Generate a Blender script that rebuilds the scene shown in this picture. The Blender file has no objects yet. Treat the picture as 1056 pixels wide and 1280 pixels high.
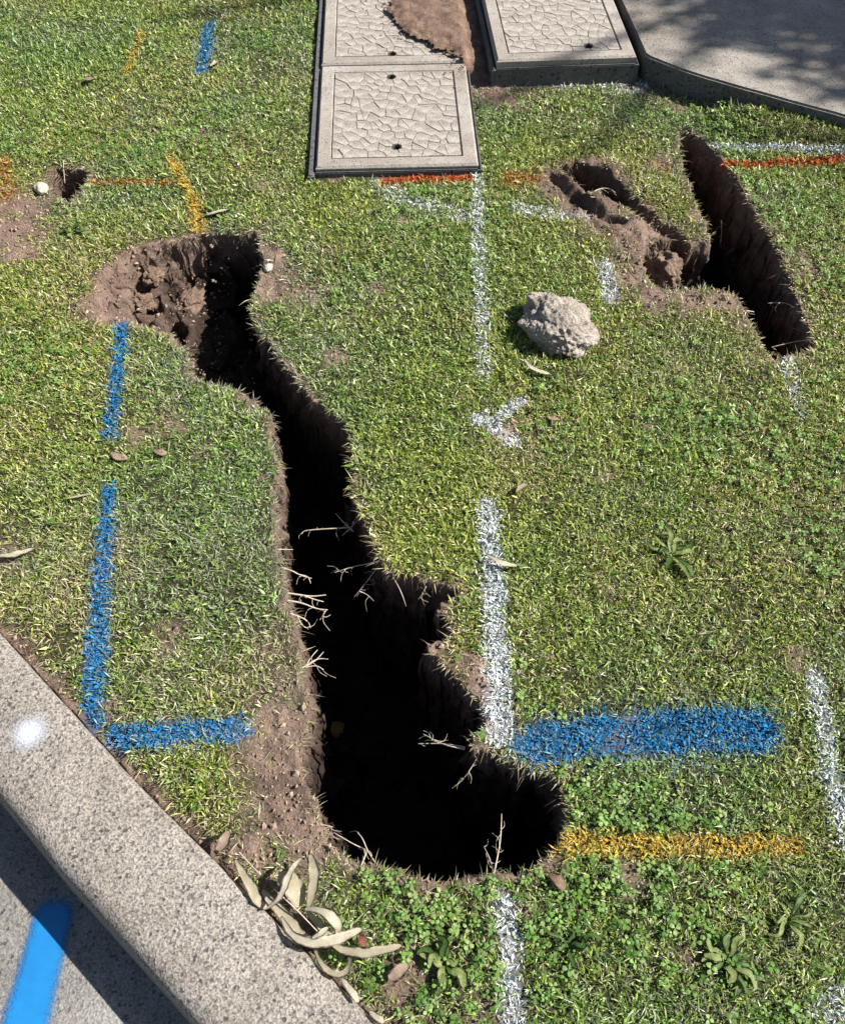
import bpy, bmesh, math, random
import numpy as np
from mathutils import Vector, Matrix, noise as mnoise

rng = np.random.default_rng(7)
random.seed(7)
sc = bpy.context.scene
col = sc.collection

# ------------------------------------------------------------------ camera, sky, sun, exposure
F_PX, PITCH, CAM_H = 1059.0, math.radians(55.3), 1.5
cd = bpy.data.cameras.new('camera'); cam = bpy.data.objects.new('camera', cd); col.objects.link(cam)
cd.sensor_fit = 'HORIZONTAL'; cd.sensor_width = 36; cd.lens = 36 * F_PX / 1056
cd.clip_start = 0.02; cd.clip_end = 500
cam.location = (0, 0, CAM_H); cam.rotation_euler = (math.pi / 2 - PITCH, 0, 0)
sc.camera = cam

SUN_ELEV = math.radians(43)
SUN_AZ = math.radians(4)            # direction towards the sun, counted from +X towards +Y
sun_dir = Vector((math.cos(SUN_ELEV) * math.cos(SUN_AZ), math.cos(SUN_ELEV) * math.sin(SUN_AZ), math.sin(SUN_ELEV)))
w = bpy.data.worlds.new('World'); sc.world = w; w.use_nodes = True
nt = w.node_tree; bg = nt.nodes['Background']
sky = nt.nodes.new('ShaderNodeTexSky'); sky.sky_type = 'NISHITA'; sky.sun_disc = False
sky.sun_elevation = SUN_ELEV; sky.sun_rotation = math.pi / 2 - SUN_AZ
nt.links.new(sky.outputs[0], bg.inputs[0]); bg.inputs[1].default_value = 0.05
sl = bpy.data.lights.new('sun', 'SUN'); sl.energy = 5.0; sl.angle = math.radians(0.53); sl.color = (1, 0.96, 0.90)
so = bpy.data.objects.new('sun', sl); col.objects.link(so)
so.rotation_euler = (-sun_dir).to_track_quat('-Z', 'Y').to_euler(); so.location = (6, 2, 8)
sc.view_settings.view_transform = 'Standard'; sc.view_settings.look = 'None'
sc.view_settings.gamma = 1; sc.view_settings.exposure = 1.0
sc.view_settings.use_curve_mapping = False

# ------------------------------------------------------------------ helpers
def G(x, y, z=0.0):
    """a point of the photograph (1056 x 1280) -> the spot on the ground (height z) it shows"""
    u = (x - 528) / F_PX; v = (640 - y) / F_PX
    dy = math.cos(PITCH) + v * math.sin(PITCH); dz = -math.sin(PITCH) + v * math.cos(PITCH)
    t = (CAM_H - z) / -dz
    return Vector((u * t, dy * t, z))
def GP(pts, z=0.0):
    return np.array([[*G(px, py, z)[:2]] for px, py in pts])

def _hash(ix, iy, iz, seed):
    n = (ix * 374761393 + iy * 668265263 + iz * 2147483647 + seed * 974634777) & 0xffffffff
    n = ((n ^ (n >> 13)) * 1274126177) & 0xffffffff
    n = ((n ^ (n >> 16)) * 2246822519) & 0xffffffff
    return ((n ^ (n >> 15)) & 0xffff) / 65535.0
def vnoise(x, y, z=None, seed=0):
    x = np.asarray(x, float); y = np.asarray(y, float); z = np.zeros_like(x) if z is None else np.asarray(z, float)
    xi = np.floor(x).astype(np.int64); yi = np.floor(y).astype(np.int64); zi = np.floor(z).astype(np.int64)
    fx = x - xi; fy = y - yi; fz = z - zi
    fx = fx * fx * (3 - 2 * fx); fy = fy * fy * (3 - 2 * fy); fz = fz * fz * (3 - 2 * fz)
    h = lambda a, b, c: _hash(xi + a, yi + b, zi + c, seed)
    c0 = (h(0,0,0)*(1-fx)+h(1,0,0)*fx)*(1-fy) + (h(0,1,0)*(1-fx)+h(1,1,0)*fx)*fy
    c1 = (h(0,0,1)*(1-fx)+h(1,0,1)*fx)*(1-fy) + (h(0,1,1)*(1-fx)+h(1,1,1)*fx)*fy
    return (c0 * (1 - fz) + c1 * fz) * 2 - 1
def fbm(x, y, oct=4, seed=0, z=None):
    s = 0; a = 1; t = 0
    for k in range(oct):
        s = s + a * vnoise(x * 2**k, y * 2**k, None if z is None else z * 2**k, seed + k * 17); t += a; a *= .5
    return s / t
def sstep(a, b, x):
    t = np.clip((x - a) / (b - a), 0, 1); return t * t * (3 - 2 * t)
def poly_sdf(P, X, Y):
    d = np.full(X.shape, 1e9); ins = np.zeros(X.shape, bool); n = len(P)
    for i in range(n):
        ax, ay = P[i]; bx, by = P[(i + 1) % n]
        ex, ey = bx - ax, by - ay; L = ex*ex + ey*ey + 1e-12
        t = np.clip(((X - ax) * ex + (Y - ay) * ey) / L, 0, 1)
        d = np.minimum(d, (X - ax - t*ex)**2 + (Y - ay - t*ey)**2)
        if abs(by - ay) > 1e-12:
            c = ((ay > Y) != (by > Y)) & (X < (bx - ax) * (Y - ay) / (by - ay) + ax); ins ^= c
    d = np.sqrt(d); return np.where(ins, -d, d)
def line_dist(P, X, Y):
    """distance to a polyline and the run along it, 0..1"""
    best = np.full(X.shape, 1e9); run = np.zeros(X.shape); n = len(P) - 1
    for i in range(n):
        ax, ay = P[i]; bx, by = P[i + 1]; ex, ey = bx - ax, by - ay; L = ex*ex + ey*ey + 1e-12
        t = np.clip(((X - ax) * ex + (Y - ay) * ey) / L, 0, 1)
        d = np.hypot(X - ax - t*ex, Y - ay - t*ey); m = d < best
        best = np.where(m, d, best); run = np.where(m, (i + t) / n, run)
    return best, run

def tag(o, label=None, cat=None, group=None, kind=None):
    if label: o['label'] = label
    if cat: o['category'] = cat
    if group: o['group'] = group
    if kind: o['kind'] = kind
    return o
def link(name, me, mat=None, parent=None):
    o = bpy.data.objects.new(name, me); col.objects.link(o)
    if mat and me is not None and not me.materials: me.materials.append(mat)
    if parent: o.parent = parent
    return o
def mesh_np(name, V, sizes, loops, colors=None, smooth=False):
    me = bpy.data.meshes.new(name); V = np.asarray(V, np.float32); loops = np.asarray(loops, np.int32); sizes = np.asarray(sizes, np.int32)
    me.vertices.add(len(V)); me.vertices.foreach_set('co', V.ravel())
    me.loops.add(len(loops)); me.loops.foreach_set('vertex_index', loops)
    me.polygons.add(len(sizes)); st = np.zeros(len(sizes), np.int32); st[1:] = np.cumsum(sizes)[:-1]
    me.polygons.foreach_set('loop_start', st); me.polygons.foreach_set('loop_total', sizes)
    me.polygons.foreach_set('use_smooth', np.full(len(sizes), smooth, bool))
    me.update(calc_edges=True)
    if colors is not None:
        a = me.color_attributes.new('Col', 'FLOAT_COLOR', 'POINT')
        c = np.ones((len(V), 4), np.float32); c[:, :colors.shape[1]] = colors; a.data.foreach_set('color', c.ravel())
    return me
def mesh_bm(name, bm, smooth=False):
    me = bpy.data.meshes.new(name); bm.normal_update(); bm.to_mesh(me); bm.free()
    if smooth: me.polygons.foreach_set('use_smooth', np.ones(len(me.polygons), bool))
    return me

# ------------------------------------------------------------------ materials
def mat_new(name):
    m = bpy.data.materials.new(name); m.use_nodes = True; t = m.node_tree
    return m, t, t.nodes['Principled BSDF'], t.nodes['Material Output']
def N(t, kind, **kw):
    n = t.nodes.new(kind)
    for k, v in kw.items():
        if k in n.bl_rna.properties: setattr(n, k, v)
        else: n.inputs[k.replace('_', ' ')].default_value = v
    return n
def ramp(t, src, stops, interp='LINEAR'):
    r = t.nodes.new('ShaderNodeValToRGB'); e = r.color_ramp.elements; r.color_ramp.interpolation = interp
    while len(e) < len(stops): e.new(0.5)
    for k, (p, c) in enumerate(stops):
        e[k].position = p; e[k].color = (*c, 1) if len(c) == 3 else c
    t.links.new(src, r.inputs[0]); return r.outputs[0]
def mix(t, a, b, f, mode='MIX'):
    m = t.nodes.new('ShaderNodeMix'); m.data_type = 'RGBA'; m.blend_type = mode
    for sock, v in ((m.inputs[0], f), (m.inputs[6], a), (m.inputs[7], b)):
        if hasattr(v, 'links'): t.links.new(v, sock)
        else: sock.default_value = v if isinstance(v, (int, float)) else (*v, 1)
    return m.outputs[2]
def bump(t, b, src, dist, strength=1.0, prev=None):
    n = t.nodes.new('ShaderNodeBump'); n.inputs['Distance'].default_value = dist; n.inputs['Strength'].default_value = strength
    t.links.new(src, n.inputs['Height'])
    if prev is not None: t.links.new(prev, n.inputs['Normal'])
    t.links.new(n.outputs[0], b.inputs['Normal']); return n.outputs[0]
def coords(t): return t.nodes.new('ShaderNodeTexCoord').outputs['Object']
def noise_n(t, vec, scale, detail=6, rough=.6):
    n = N(t, 'ShaderNodeTexNoise', Scale=scale, Detail=detail, Roughness=rough); t.links.new(vec, n.inputs['Vector']); return n.outputs['Fac']

def m_soil():
    m, t, b, o = mat_new('soil'); v = coords(t)
    a = N(t, 'ShaderNodeVertexColor', layer_name='Col')
    n1 = noise_n(t, v, 22); n2 = noise_n(t, v, 190, 8, .7)
    c = mix(t, a.outputs[0], ramp(t, n1, [(.3, (.62, .6, .6)), (.7, (1.3, 1.3, 1.3))]), 1, 'MULTIPLY')
    c = mix(t, c, ramp(t, n2, [(.32, (.55, .53, .52)), (.68, (1.4, 1.4, 1.4))]), 1, 'MULTIPLY')
    t.links.new(c, b.inputs['Base Color']); b.inputs['Roughness'].default_value = .95; b.inputs['Specular IOR Level'].default_value = .15
    p = bump(t, b, n1, .02, .8); bump(t, b, n2, .006, 1, p)
    return m
def m_blade(name, transl=.28, rough=.45, spec=.35):
    m, t, b, o = mat_new(name); a = N(t, 'ShaderNodeVertexColor', layer_name='Col')
    t.links.new(a.outputs[0], b.inputs['Base Color']); b.inputs['Roughness'].default_value = rough; b.inputs['Specular IOR Level'].default_value = spec
    if transl:
        tr = t.nodes.new('ShaderNodeBsdfTranslucent'); t.links.new(a.outputs[0], tr.inputs[0])
        mx = t.nodes.new('ShaderNodeMixShader'); mx.inputs[0].default_value = transl
        t.links.new(b.outputs[0], mx.inputs[1]); t.links.new(tr.outputs[0], mx.inputs[2]); t.links.new(mx.outputs[0], o.inputs[0])
    return m
def m_concrete(name, light, dark, speck, sc1=160, warm=None, stain=.5):
    m, t, b, o = mat_new(name); v = coords(t)
    n0 = noise_n(t, v, 2.5, 5); n1 = noise_n(t, v, 14); n2 = noise_n(t, v, sc1, 4, .75)
    vo = N(t, 'ShaderNodeTexVoronoi', Scale=sc1 * .9); t.links.new(v, vo.inputs['Vector'])
    c = mix(t, dark, light, ramp(t, n2, [(.38, (0, 0, 0)), (.6, (1, 1, 1))]))
    sp = ramp(t, vo.outputs['Color'], [(.12, (1, 1, 1)), (.24, (0, 0, 0))])
    c = mix(t, c, speck, sp)
    c = mix(t, c, ramp(t, n1, [(.3, (.72, .71, .69)), (.7, (1.12, 1.12, 1.12))]), .8, 'MULTIPLY')
    c = mix(t, c, ramp(t, n0, [(.35, (.7, .66, .6)), (.62, (1.08, 1.07, 1.05))]), stain, 'MULTIPLY')
    t.links.new(c, b.inputs['Base Color']); b.inputs['Roughness'].default_value = .88; b.inputs['Specular IOR Level'].default_value = .25
    p = bump(t, b, n2, .0035, .7); bump(t, b, vo.outputs['Distance'], .002, .5, p)
    return m
def m_plain(name, c1, c2, scale=40, rough=.8, bd=.002, spec=.3):
    m, t, b, o = mat_new(name); v = coords(t); n = noise_n(t, v, scale, 6, .65)
    t.links.new(ramp(t, n, [(.3, c1), (.7, c2)]), b.inputs['Base Color']); b.inputs['Roughness'].default_value = rough
    b.inputs['Specular IOR Level'].default_value = spec
    bump(t, b, n, bd, .8); return m
def m_spray(name, c1, c2):
    m, t, b, o = mat_new(name); v = coords(t); a = N(t, 'ShaderNodeAttribute', attribute_name='cover')
    n = noise_n(t, v, 260, 3, .8); n2 = noise_n(t, v, 30)
    t.links.new(ramp(t, n2, [(.3, c1), (.7, c2)]), b.inputs['Base Color']); b.inputs['Roughness'].default_value = .6
    ad = N(t, 'ShaderNodeMath', operation='ADD'); t.links.new(a.outputs['Fac'], ad.inputs[0]); t.links.new(n, ad.inputs[1])
    f = ramp(t, ad.outputs[0], [(.52, (0, 0, 0)), (1.0, (1, 1, 1))])
    tp = t.nodes.new('ShaderNodeBsdfTransparent'); mx = t.nodes.new('ShaderNodeMixShader')
    t.links.new(f, mx.inputs[0]); t.links.new(tp.outputs[0], mx.inputs[1]); t.links.new(b.outputs[0], mx.inputs[2]); t.links.new(mx.outputs[0], o.inputs[0])
    return m
M = dict(
    soil=m_soil(), blade=m_blade('grass', .28, .38, .5), clover=m_blade('clover', .3, .5), paint=m_blade('painted_grass', .05, .7, .12),
    fibre=m_blade('root_fibre', 0, .8, .2), crumb=m_blade('soil_crumb', 0, .95, .1), treeleaf=m_blade('tree_leaf', .15),
    kerb=m_concrete('kerb_concrete', (.42, .38, .335), (.11, .10, .092), (.085, .08, .078), 240),
    road=m_concrete('road_concrete', (.33, .318, .297), (.155, .15, .142), (.10, .098, .095), 230),
    path=m_concrete('path_concrete', (.36, .33, .295), (.21, .195, .178), (.14, .13, .125), 220, stain=.8),
    lid=m_concrete('lid_concrete', (.48, .44, .40), (.27, .245, .225), (.16, .148, .142), 300, stain=.9),
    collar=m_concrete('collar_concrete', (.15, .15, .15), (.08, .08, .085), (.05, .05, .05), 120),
    jointdirt=m_plain('joint_dirt', (.05, .04, .032), (.10, .08, .065), 60),
    pale_stone=m_plain('pale_stone', (.36, .32, .25), (.5, .45, .37), 60),
    dark=m_plain('dark_cavity', (.02, .02, .02), (.03, .03, .03)),
    dry=m_plain('dry_leaf', (.46, .4, .28), (.6, .54, .4), 45, .65),
    drypale=m_plain('pale_dry_leaf', (.58, .52, .4), (.72, .66, .52), 40, .6),
    drybrown=m_plain('brown_leaf', (.22, .14, .09), (.36, .25, .18), 60, .7),
    dryred=m_plain('red_leaf', (.22, .07, .05), (.34, .13, .1), 60, .6),
    drypink=m_plain('pink_leaf', (.38, .27, .20), (.52, .40, .31), 60, .6),
    root=m_plain('root', (.36, .29, .22), (.56, .48, .38), 90, .75),
    weed=m_plain('weed_leaf', (.20, .27, .07), (.38, .43, .17), 70, .5),
    greenweed=m_plain('green_weed_leaf', (.06, .13, .025), (.12, .2, .05), 55, .45),
    pipe=m_plain('yellow_pipe', (.3, .2, .03), (.42, .28, .04), 20, .45, .0003),
    bark=m_plain('bark', (.2, .16, .12), (.36, .31, .26), 12, .9, .02),
    bluespray=m_spray('blue_spray', (.004, .145, .39), (.006, .18, .44)),
    whitespray=m_spray('white_spray', (.46, .48, .52), (.52, .54, .58)),
)

# ------------------------------------------------------------------ holes: outlines traced on the ground
MAIN = GP([(328,291),(324,330),(318,358),(314,384),(330,420),(356,455),(386,490),(416,516),(437,537),(441,570),(436,602),
    (450,640),(464,668),(471,700),(491,715),(533,728),(572,738),(574,746),(552,754),(549,772),(563,791),(537,812),(560,836),(580,862),
    (600,884),(606,908),(592,930),(620,948),(655,962),(690,970),(704,992),(707,1022),(699,1050),(680,1072),(655,1090),(610,1102),
    (560,1106),(520,1098),(488,1084),(458,1078),(430,1072),(408,1060),(404,1034),(399,1010),(385,985),(374,962),(372,935),(382,905),
    (385,870),(378,830),(370,790),(360,740),(350,700),(346,660),(344,620),(347,588),(336,520),(320,497),(288,486),(244,477),(232,444),
    (216,422),(192,410),(165,406),(130,402),(109,389),(117,356),(134,331),(163,310),(205,302),(259,291)])
RIGHT = GP([(851,163),(870,164),(905,202),(921,231),(950,276),(975,322),(992,367),(1012,417),(1016,437),(992,448),(971,449),
    (950,425),(934,396),(925,371),(909,363),(868,361),(847,362),(818,358),(804,343),(797,326),(805,307),(822,299),(838,300),(848,296),(864,305),
    (888,299),(884,280),(863,247),(855,218),(849,189)])
SMALL = GP([(55,218),(74,206),(104,210),(114,224),(104,238),(86,252),(64,243)])
GROOVE = GP([(697,207),(722,203),(756,214),(784,234),(790,248),(775,255),(752,254),(726,240),(702,222)])
FURROW = GP([(774,236),(800,254),(828,276),(852,292),(862,303),(848,300),(838,300),(818,288),(790,268),(770,250)])
FURROW2 = GP([(676,212),(690,216),(728,246),(756,264),(784,280),(780,288),(748,276),(716,258),(690,234)])
def lerp_y(y, a, b):   # x on the line a-b at y
    return a[0] + (y - a[1]) / (b[1] - a[1]) * (b[0] - a[0])
def dep_main(X, Y):
    xl = np.clip(lerp_y(Y, (-.47, 1.50), (-.585, 1.95)), -.6, -.45)
    shelf = .03 + .20 * np.clip((X + .88) / (xl + .88), 0, 1) ** 1.2 + .02 * fbm(X * 14, Y * 14, 3, 5)
    t = sstep(0, .07, X - xl); deep = .55 + .12 * sstep(1.1, .5, Y)
    return np.where(Y > 1.42, shelf * (1 - t) + deep * t, deep)
def dep_right(X, Y):
    t = sstep(.59, .66, X); return np.where(Y > 1.72, .26 * (1 - t) + .5 * t, .5)
HOLES = [(MAIN, dep_main, .062), (RIGHT, dep_right, .058), (SMALL, lambda X, Y: .26 + 0 * X, .04),
         (GROOVE, lambda X, Y: .14 + 0 * X, .035), (FURROW, lambda X, Y: .05 + .12 * sstep(.62, .8, X), .03), (FURROW2, lambda X, Y: .028 + 0 * X, .03)]

# kerb: back edge of the kerb top
KZ = .018
KB = [G(*p, KZ) for p in ((0,792),(86,886),(171,979),(274,1082),(345,1154),(420,1229),(450,1259))]
k0 = (KB[0] - KB[1]).normalized(); k1 = (KB[-1] - KB[-2]).normalized()
KB = [KB[0] + k0 * d for d in (30, 8, 3, 1, .4)] + KB + [KB[-1] + k1 * d for d in (.4, 1, 3, 8, 30)]
KBn = np.array([[p.x, p.y] for p in KB])
kdir = (KB[-1] - KB[0]).normalized(); kn = Vector((-kdir.y, kdir.x, 0))
if kn.y < 0: kn = -kn                                         # towards the lawn
def kerb_side(X, Y):
    """metres from the kerb's back edge, positive on the road side"""
    s = np.zeros(X.shape); d, r = line_dist(KBn, X, Y)
    near = ((X - KBn[8, 0]) * kn.x + (Y - KBn[8, 1]) * kn.y)
    # sign by polygon closed far behind on the road side
    P = np.vstack([KBn, KBn[-1] - 60 * np.array([kn.x, kn.y]), KBn[0] - 60 * np.array([kn.x, kn.y])])
    return -poly_sdf(P, X, Y) if False else np.where(poly_sdf(P, X, Y) < 0, d, -d)

# lid frames: (origin = front left corner of the lid top)
LZ, RZ = .028, .085
LID_A0 = G(394, 209, LZ); LID_A1 = G(598.6, 209, LZ)
LID_ROT = math.radians(2.2)
RL0 = G(621, 75, RZ); RL1 = G(796, 69, RZ)
PATH_F = [G(*p, RZ - .004) for p in ((806,66),(812,70),(850,85),(890,98),(950,115),(1056,144))]

def soft(px, py, r, aspect=1.0):
    c = G(px, py); return (c.x, c.y, r, aspect)
# bare earth: centre, radius in metres, strength
BARE = [(soft(335,930,.05), 1.1), (soft(370,985,.04), 1.1), (soft(365,900,.035), 1.1), (soft(735,240,.05), 1.1), (soft(760,258,.05), 1.1), (soft(815,290,.04), 1), (soft(345,355,.075), 1), (soft(372,365,.06), .9), (soft(335,320,.05), .9), (soft(345,900,.05), 1), (soft(350,960,.06), 1.1), (soft(355,1010,.06), 1), (soft(385,1055,.04), 1),
        (soft(365,860,.04), .8), (soft(330,890,.04), .8), (soft(30,250,.10), .9), (soft(10,290,.12), 1.1), (soft(45,262,.06), .8), (soft(120,380,.05), 1), (soft(135,340,.04), .9),
        (soft(690,232,.06), 1), (soft(720,258,.06), 1), (soft(750,278,.06), 1), (soft(785,300,.06), 1.1), (soft(800,285,.05), 1), (soft(765,228,.05), .9), (soft(745,208,.04), .8),
        (soft(800,318,.05), 1), (soft(790,345,.05), 1), (soft(820,372,.06), .9), (soft(860,376,.06), .9), (soft(900,378,.05), .8), (soft(775,320,.05), .7),
        (soft(600,105,.09), 1), (soft(625,118,.08), 1), (soft(655,115,.05), .6), (soft(592,60,.1), 1.2), (soft(585,20,.12), 1.2), (soft(850,118,.1), .8), (soft(800,112,.08), .6), (soft(930,138,.06), .6),
        (soft(420,222,.03), .7), (soft(640,545,.05), .6), (soft(330,1080,.06), .5), (soft(300,1060,.05), .6), (soft(360,1180,.07), .8), (soft(430,1240,.05), .6), (soft(350,1130,.06), .8), (soft(510,1230,.05), .6),
        (soft(260,560,.04), .5), (soft(210,530,.05), .5), (soft(830,205,.05), .5), (soft(870,270,.03), .4), (soft(790,1095,.03), .6), (soft(595,830,.03), .9), (soft(600,860,.03), .9), (soft(600,905,.03), .7),
        (soft(560,830,.02), .6), (soft(690,1075,.03), .5), (soft(360,560,.02), .3), (soft(170,545,.04), .4), (soft(10,820,.04), .8), (soft(60,870,.04), .7), (soft(600,1270,.04), .6), (soft(0,700,.05), .7), (soft(990,330,.1), .35), (soft(955,285,.05), .5), (soft(1000,390,.05), .4), (soft(135,895,.03), .6), (soft(330,600,.02), .6), (soft(365,800,.025), .6), (soft(930,410,.03), .4), (soft(660,500,.04), .3)]
rb = random.Random(31)
for _ in range(70):                                            # small worn spots all over the lawn
    yy = rb.uniform(.1, 3.2); BARE.append(((rb.uniform(-1, 1) * (.65 + .3 * yy), yy, rb.uniform(.012, .04), 1.0), rb.uniform(.3, .62)))
def bare_mask(X, Y, rim=None):
    m = np.zeros(X.shape); n = fbm(X * 26, Y * 26, 3, 41)
    for (cx, cy, r, a), s in BARE:
        m = np.maximum(m, s * np.exp(-((X - cx)**2 + (Y - cy)**2) / (r * r)))
    if rim is not None:
        m = np.maximum(m, np.exp(-np.clip(rim, 0, 9) / .011) * np.clip(.62 + 1.0 * fbm(X * 13, Y * 13, 2, 43), 0, 1.1))
    ks = -kerb_side(X, Y)
    m = np.maximum(m, .95 * np.exp(-np.clip(ks, 0, 9)**2 / .022**2))
    return np.clip(m + .5 * n * (m > .12), 0, 1)

def base_h(X, Y):
    h = .007 * fbm(X * 3.1, Y * 3.1, 3, 1) + .004 * fbm(X * 14, Y * 14, 3, 2)
    for px, py, r, a in ((715,228,.05,.022),(745,252,.045,.025),(790,285,.05,.022),(760,212,.05,.02),(800,330,.05,.012),(860,385,.09,.012),(350,960,.08,-.012),(30,285,.12,-.01),(590,40,.16,.03),(350,355,.08,-.012),(820,240,.07,.012)):
        c = G(px, py); h = h + a * np.exp(-((X - c.x)**2 + (Y - c.y)**2) / r**2)
    pdist, _ = line_dist(np.array([[p.x, p.y] for p in PATH_F] + [[PATH_F[-1].x + 6, PATH_F[-1].y - 3.2]]), X, Y)
    h = h + .045 * np.exp(-(pdist / .14)**2) * sstep(.85, 1.05, X)
    return h

# ------------------------------------------------------------------ the ground sheet
def axis(lo, hi, step):
    mid = list(np.arange(lo, hi, step)); out = []; s = step; p = hi
    right = [];
    while p < 90: right.append(p); s = min(s * 1.35, 15); p += s
    s = step; p = lo - step; left = []
    while p > -90: left.append(p); s = min(s * 1.35, 15); p -= s
    return np.array(left[::-1] + mid + right)
gx = axis(-1.06, 1.08, .005); gy = axis(.02, 2.54, .005)
X, Y = np.meshgrid(gx, gy); nx, ny = len(gx), len(gy)
bh = base_h(X, Y); Z = bh.copy()
dmin = np.full(X.shape, 9.0); SX = np.zeros(X.shape); SY = np.zeros(X.shape); INH = np.zeros(X.shape)
edge_n = .015 * fbm(X * 22, Y * 22, 3, 11) + .009 * fbm(X * 75, Y * 75, 2, 12)
win = (X > -1.2) & (X < 1.2) & (Y > .1) & (Y < 2.6)
wi = np.where(win)
for P, dep, wd in HOLES:
    d = np.full(X.shape, 9.0); d[wi] = poly_sdf(P, X[wi], Y[wi]) + edge_n[wi] * .9
    D = dep(X, Y); t = np.clip(-d / wd, 0, 1); prof = t ** 1.25 if wd > .055 else t ** .8
    zz = bh - D * prof
    m = zz < Z
    Z = np.where(m, zz, Z)
    gyd, gxd = np.gradient(d, gy, gx)
    gl = np.hypot(gxd, gyd) + 1e-6
    amt = np.where(d < 0, np.where(-d < wd, .92 * -d, np.clip(.92 * wd - (-d - wd) * .8, 0, 1)), 0) * np.clip(D / .2, .1, 1)
    SX = np.where(m & (d < 0), gxd / gl * amt, SX); SY = np.where(m & (d < 0), gyd / gl * amt, SY)
    dmin = np.minimum(dmin, d); INH = np.maximum(INH, np.where(d < 0, np.clip(D * prof / .05, 0, 1), 0))
ks = kerb_side(X, Y)
Z = np.where(ks > -.004, Z - .34 * np.clip((ks + .004) / .1, 0, 1), Z - .012 * np.exp(-np.clip(-ks, 0, 9)**2 / .03**2))
# sink the sheet under the pits' bodies and the path
lidc, lids_ = math.cos(LID_ROT), math.sin(LID_ROT)
PX, PY = X + SX, Y + SY
ins = INH > .02
nz = fbm(PX * 30, PY * 30, 3, 21, Z * 30); nz2 = fbm(PX * 30 + 50, PY * 30, 3, 22, Z * 30); nz3 = fbm(PX * 40, PY * 40 + 30, 3, 23, Z * 40)
k = np.where(ins, np.clip(INH, 0, 1), 0)
PX = PX + .017 * nz * k; PY = PY + .017 * nz2 * k; Z2 = Z + .02 * nz3 * k
shelf = k * (X < -.44) * (Y > 1.4) * (Z > -.3)
rg = 1 - np.abs(fbm(X * 13, Y * 13, 3, 31)); Z2 = Z2 + shelf * (.055 * (rg - .75)) * 1.4
for px, py, zz, r, dp in ((238,328,-.08,.05,.11), (256,322,-.1,.04,.10), (214,354,-.09,.036,.09), (232,350,-.1,.03,.08), (176,369,-.06,.024,.05), (184,398,-.08,.035,.09), (210,402,-.1,.035,.10)):
    hc = G(px, py, zz); rr2 = np.hypot(X - hc.x, (Y - hc.y) * 1.25) / r * (1 + .25 * fbm(X * 40, Y * 40, 2, 35))
    Z2 = Z2 - dp * np.exp(-rr2 ** 4) * (shelf > 0) * np.clip(k * 2 - .6, 0, 1)
bare = bare_mask(X, Y, dmin)
Z2 = Z2 + bare * (1 - k) * .012 * fbm(X * 38, Y * 38, 3, 33)
# colours
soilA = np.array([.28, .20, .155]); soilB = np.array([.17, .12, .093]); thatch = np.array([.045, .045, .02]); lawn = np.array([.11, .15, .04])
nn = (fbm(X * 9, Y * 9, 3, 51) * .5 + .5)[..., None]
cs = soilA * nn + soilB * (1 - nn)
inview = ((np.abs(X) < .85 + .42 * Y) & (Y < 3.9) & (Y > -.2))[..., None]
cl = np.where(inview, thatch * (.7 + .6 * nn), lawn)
damp_shade = np.clip(-Z / .18, 0, 1)[..., None]; cs2 = cs * (1 - .8 * damp_shade)  # damp soil, and the holes' shade painted in as darkening with depth
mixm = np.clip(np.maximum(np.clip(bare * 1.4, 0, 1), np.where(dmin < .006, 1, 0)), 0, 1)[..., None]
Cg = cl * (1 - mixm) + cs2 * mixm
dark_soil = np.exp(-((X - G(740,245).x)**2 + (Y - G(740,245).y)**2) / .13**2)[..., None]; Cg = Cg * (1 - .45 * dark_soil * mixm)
GROUND = dict(X=X, Y=Y)

# ------------------------------------------------------------------ spray marks on the lawn
BLUE, YEL, RED, ORG, WHT = (.004,.155,.39), (.52,.33,.05), (.48,.065,.015), (.42,.14,.03), (.62,.66,.70)
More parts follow.
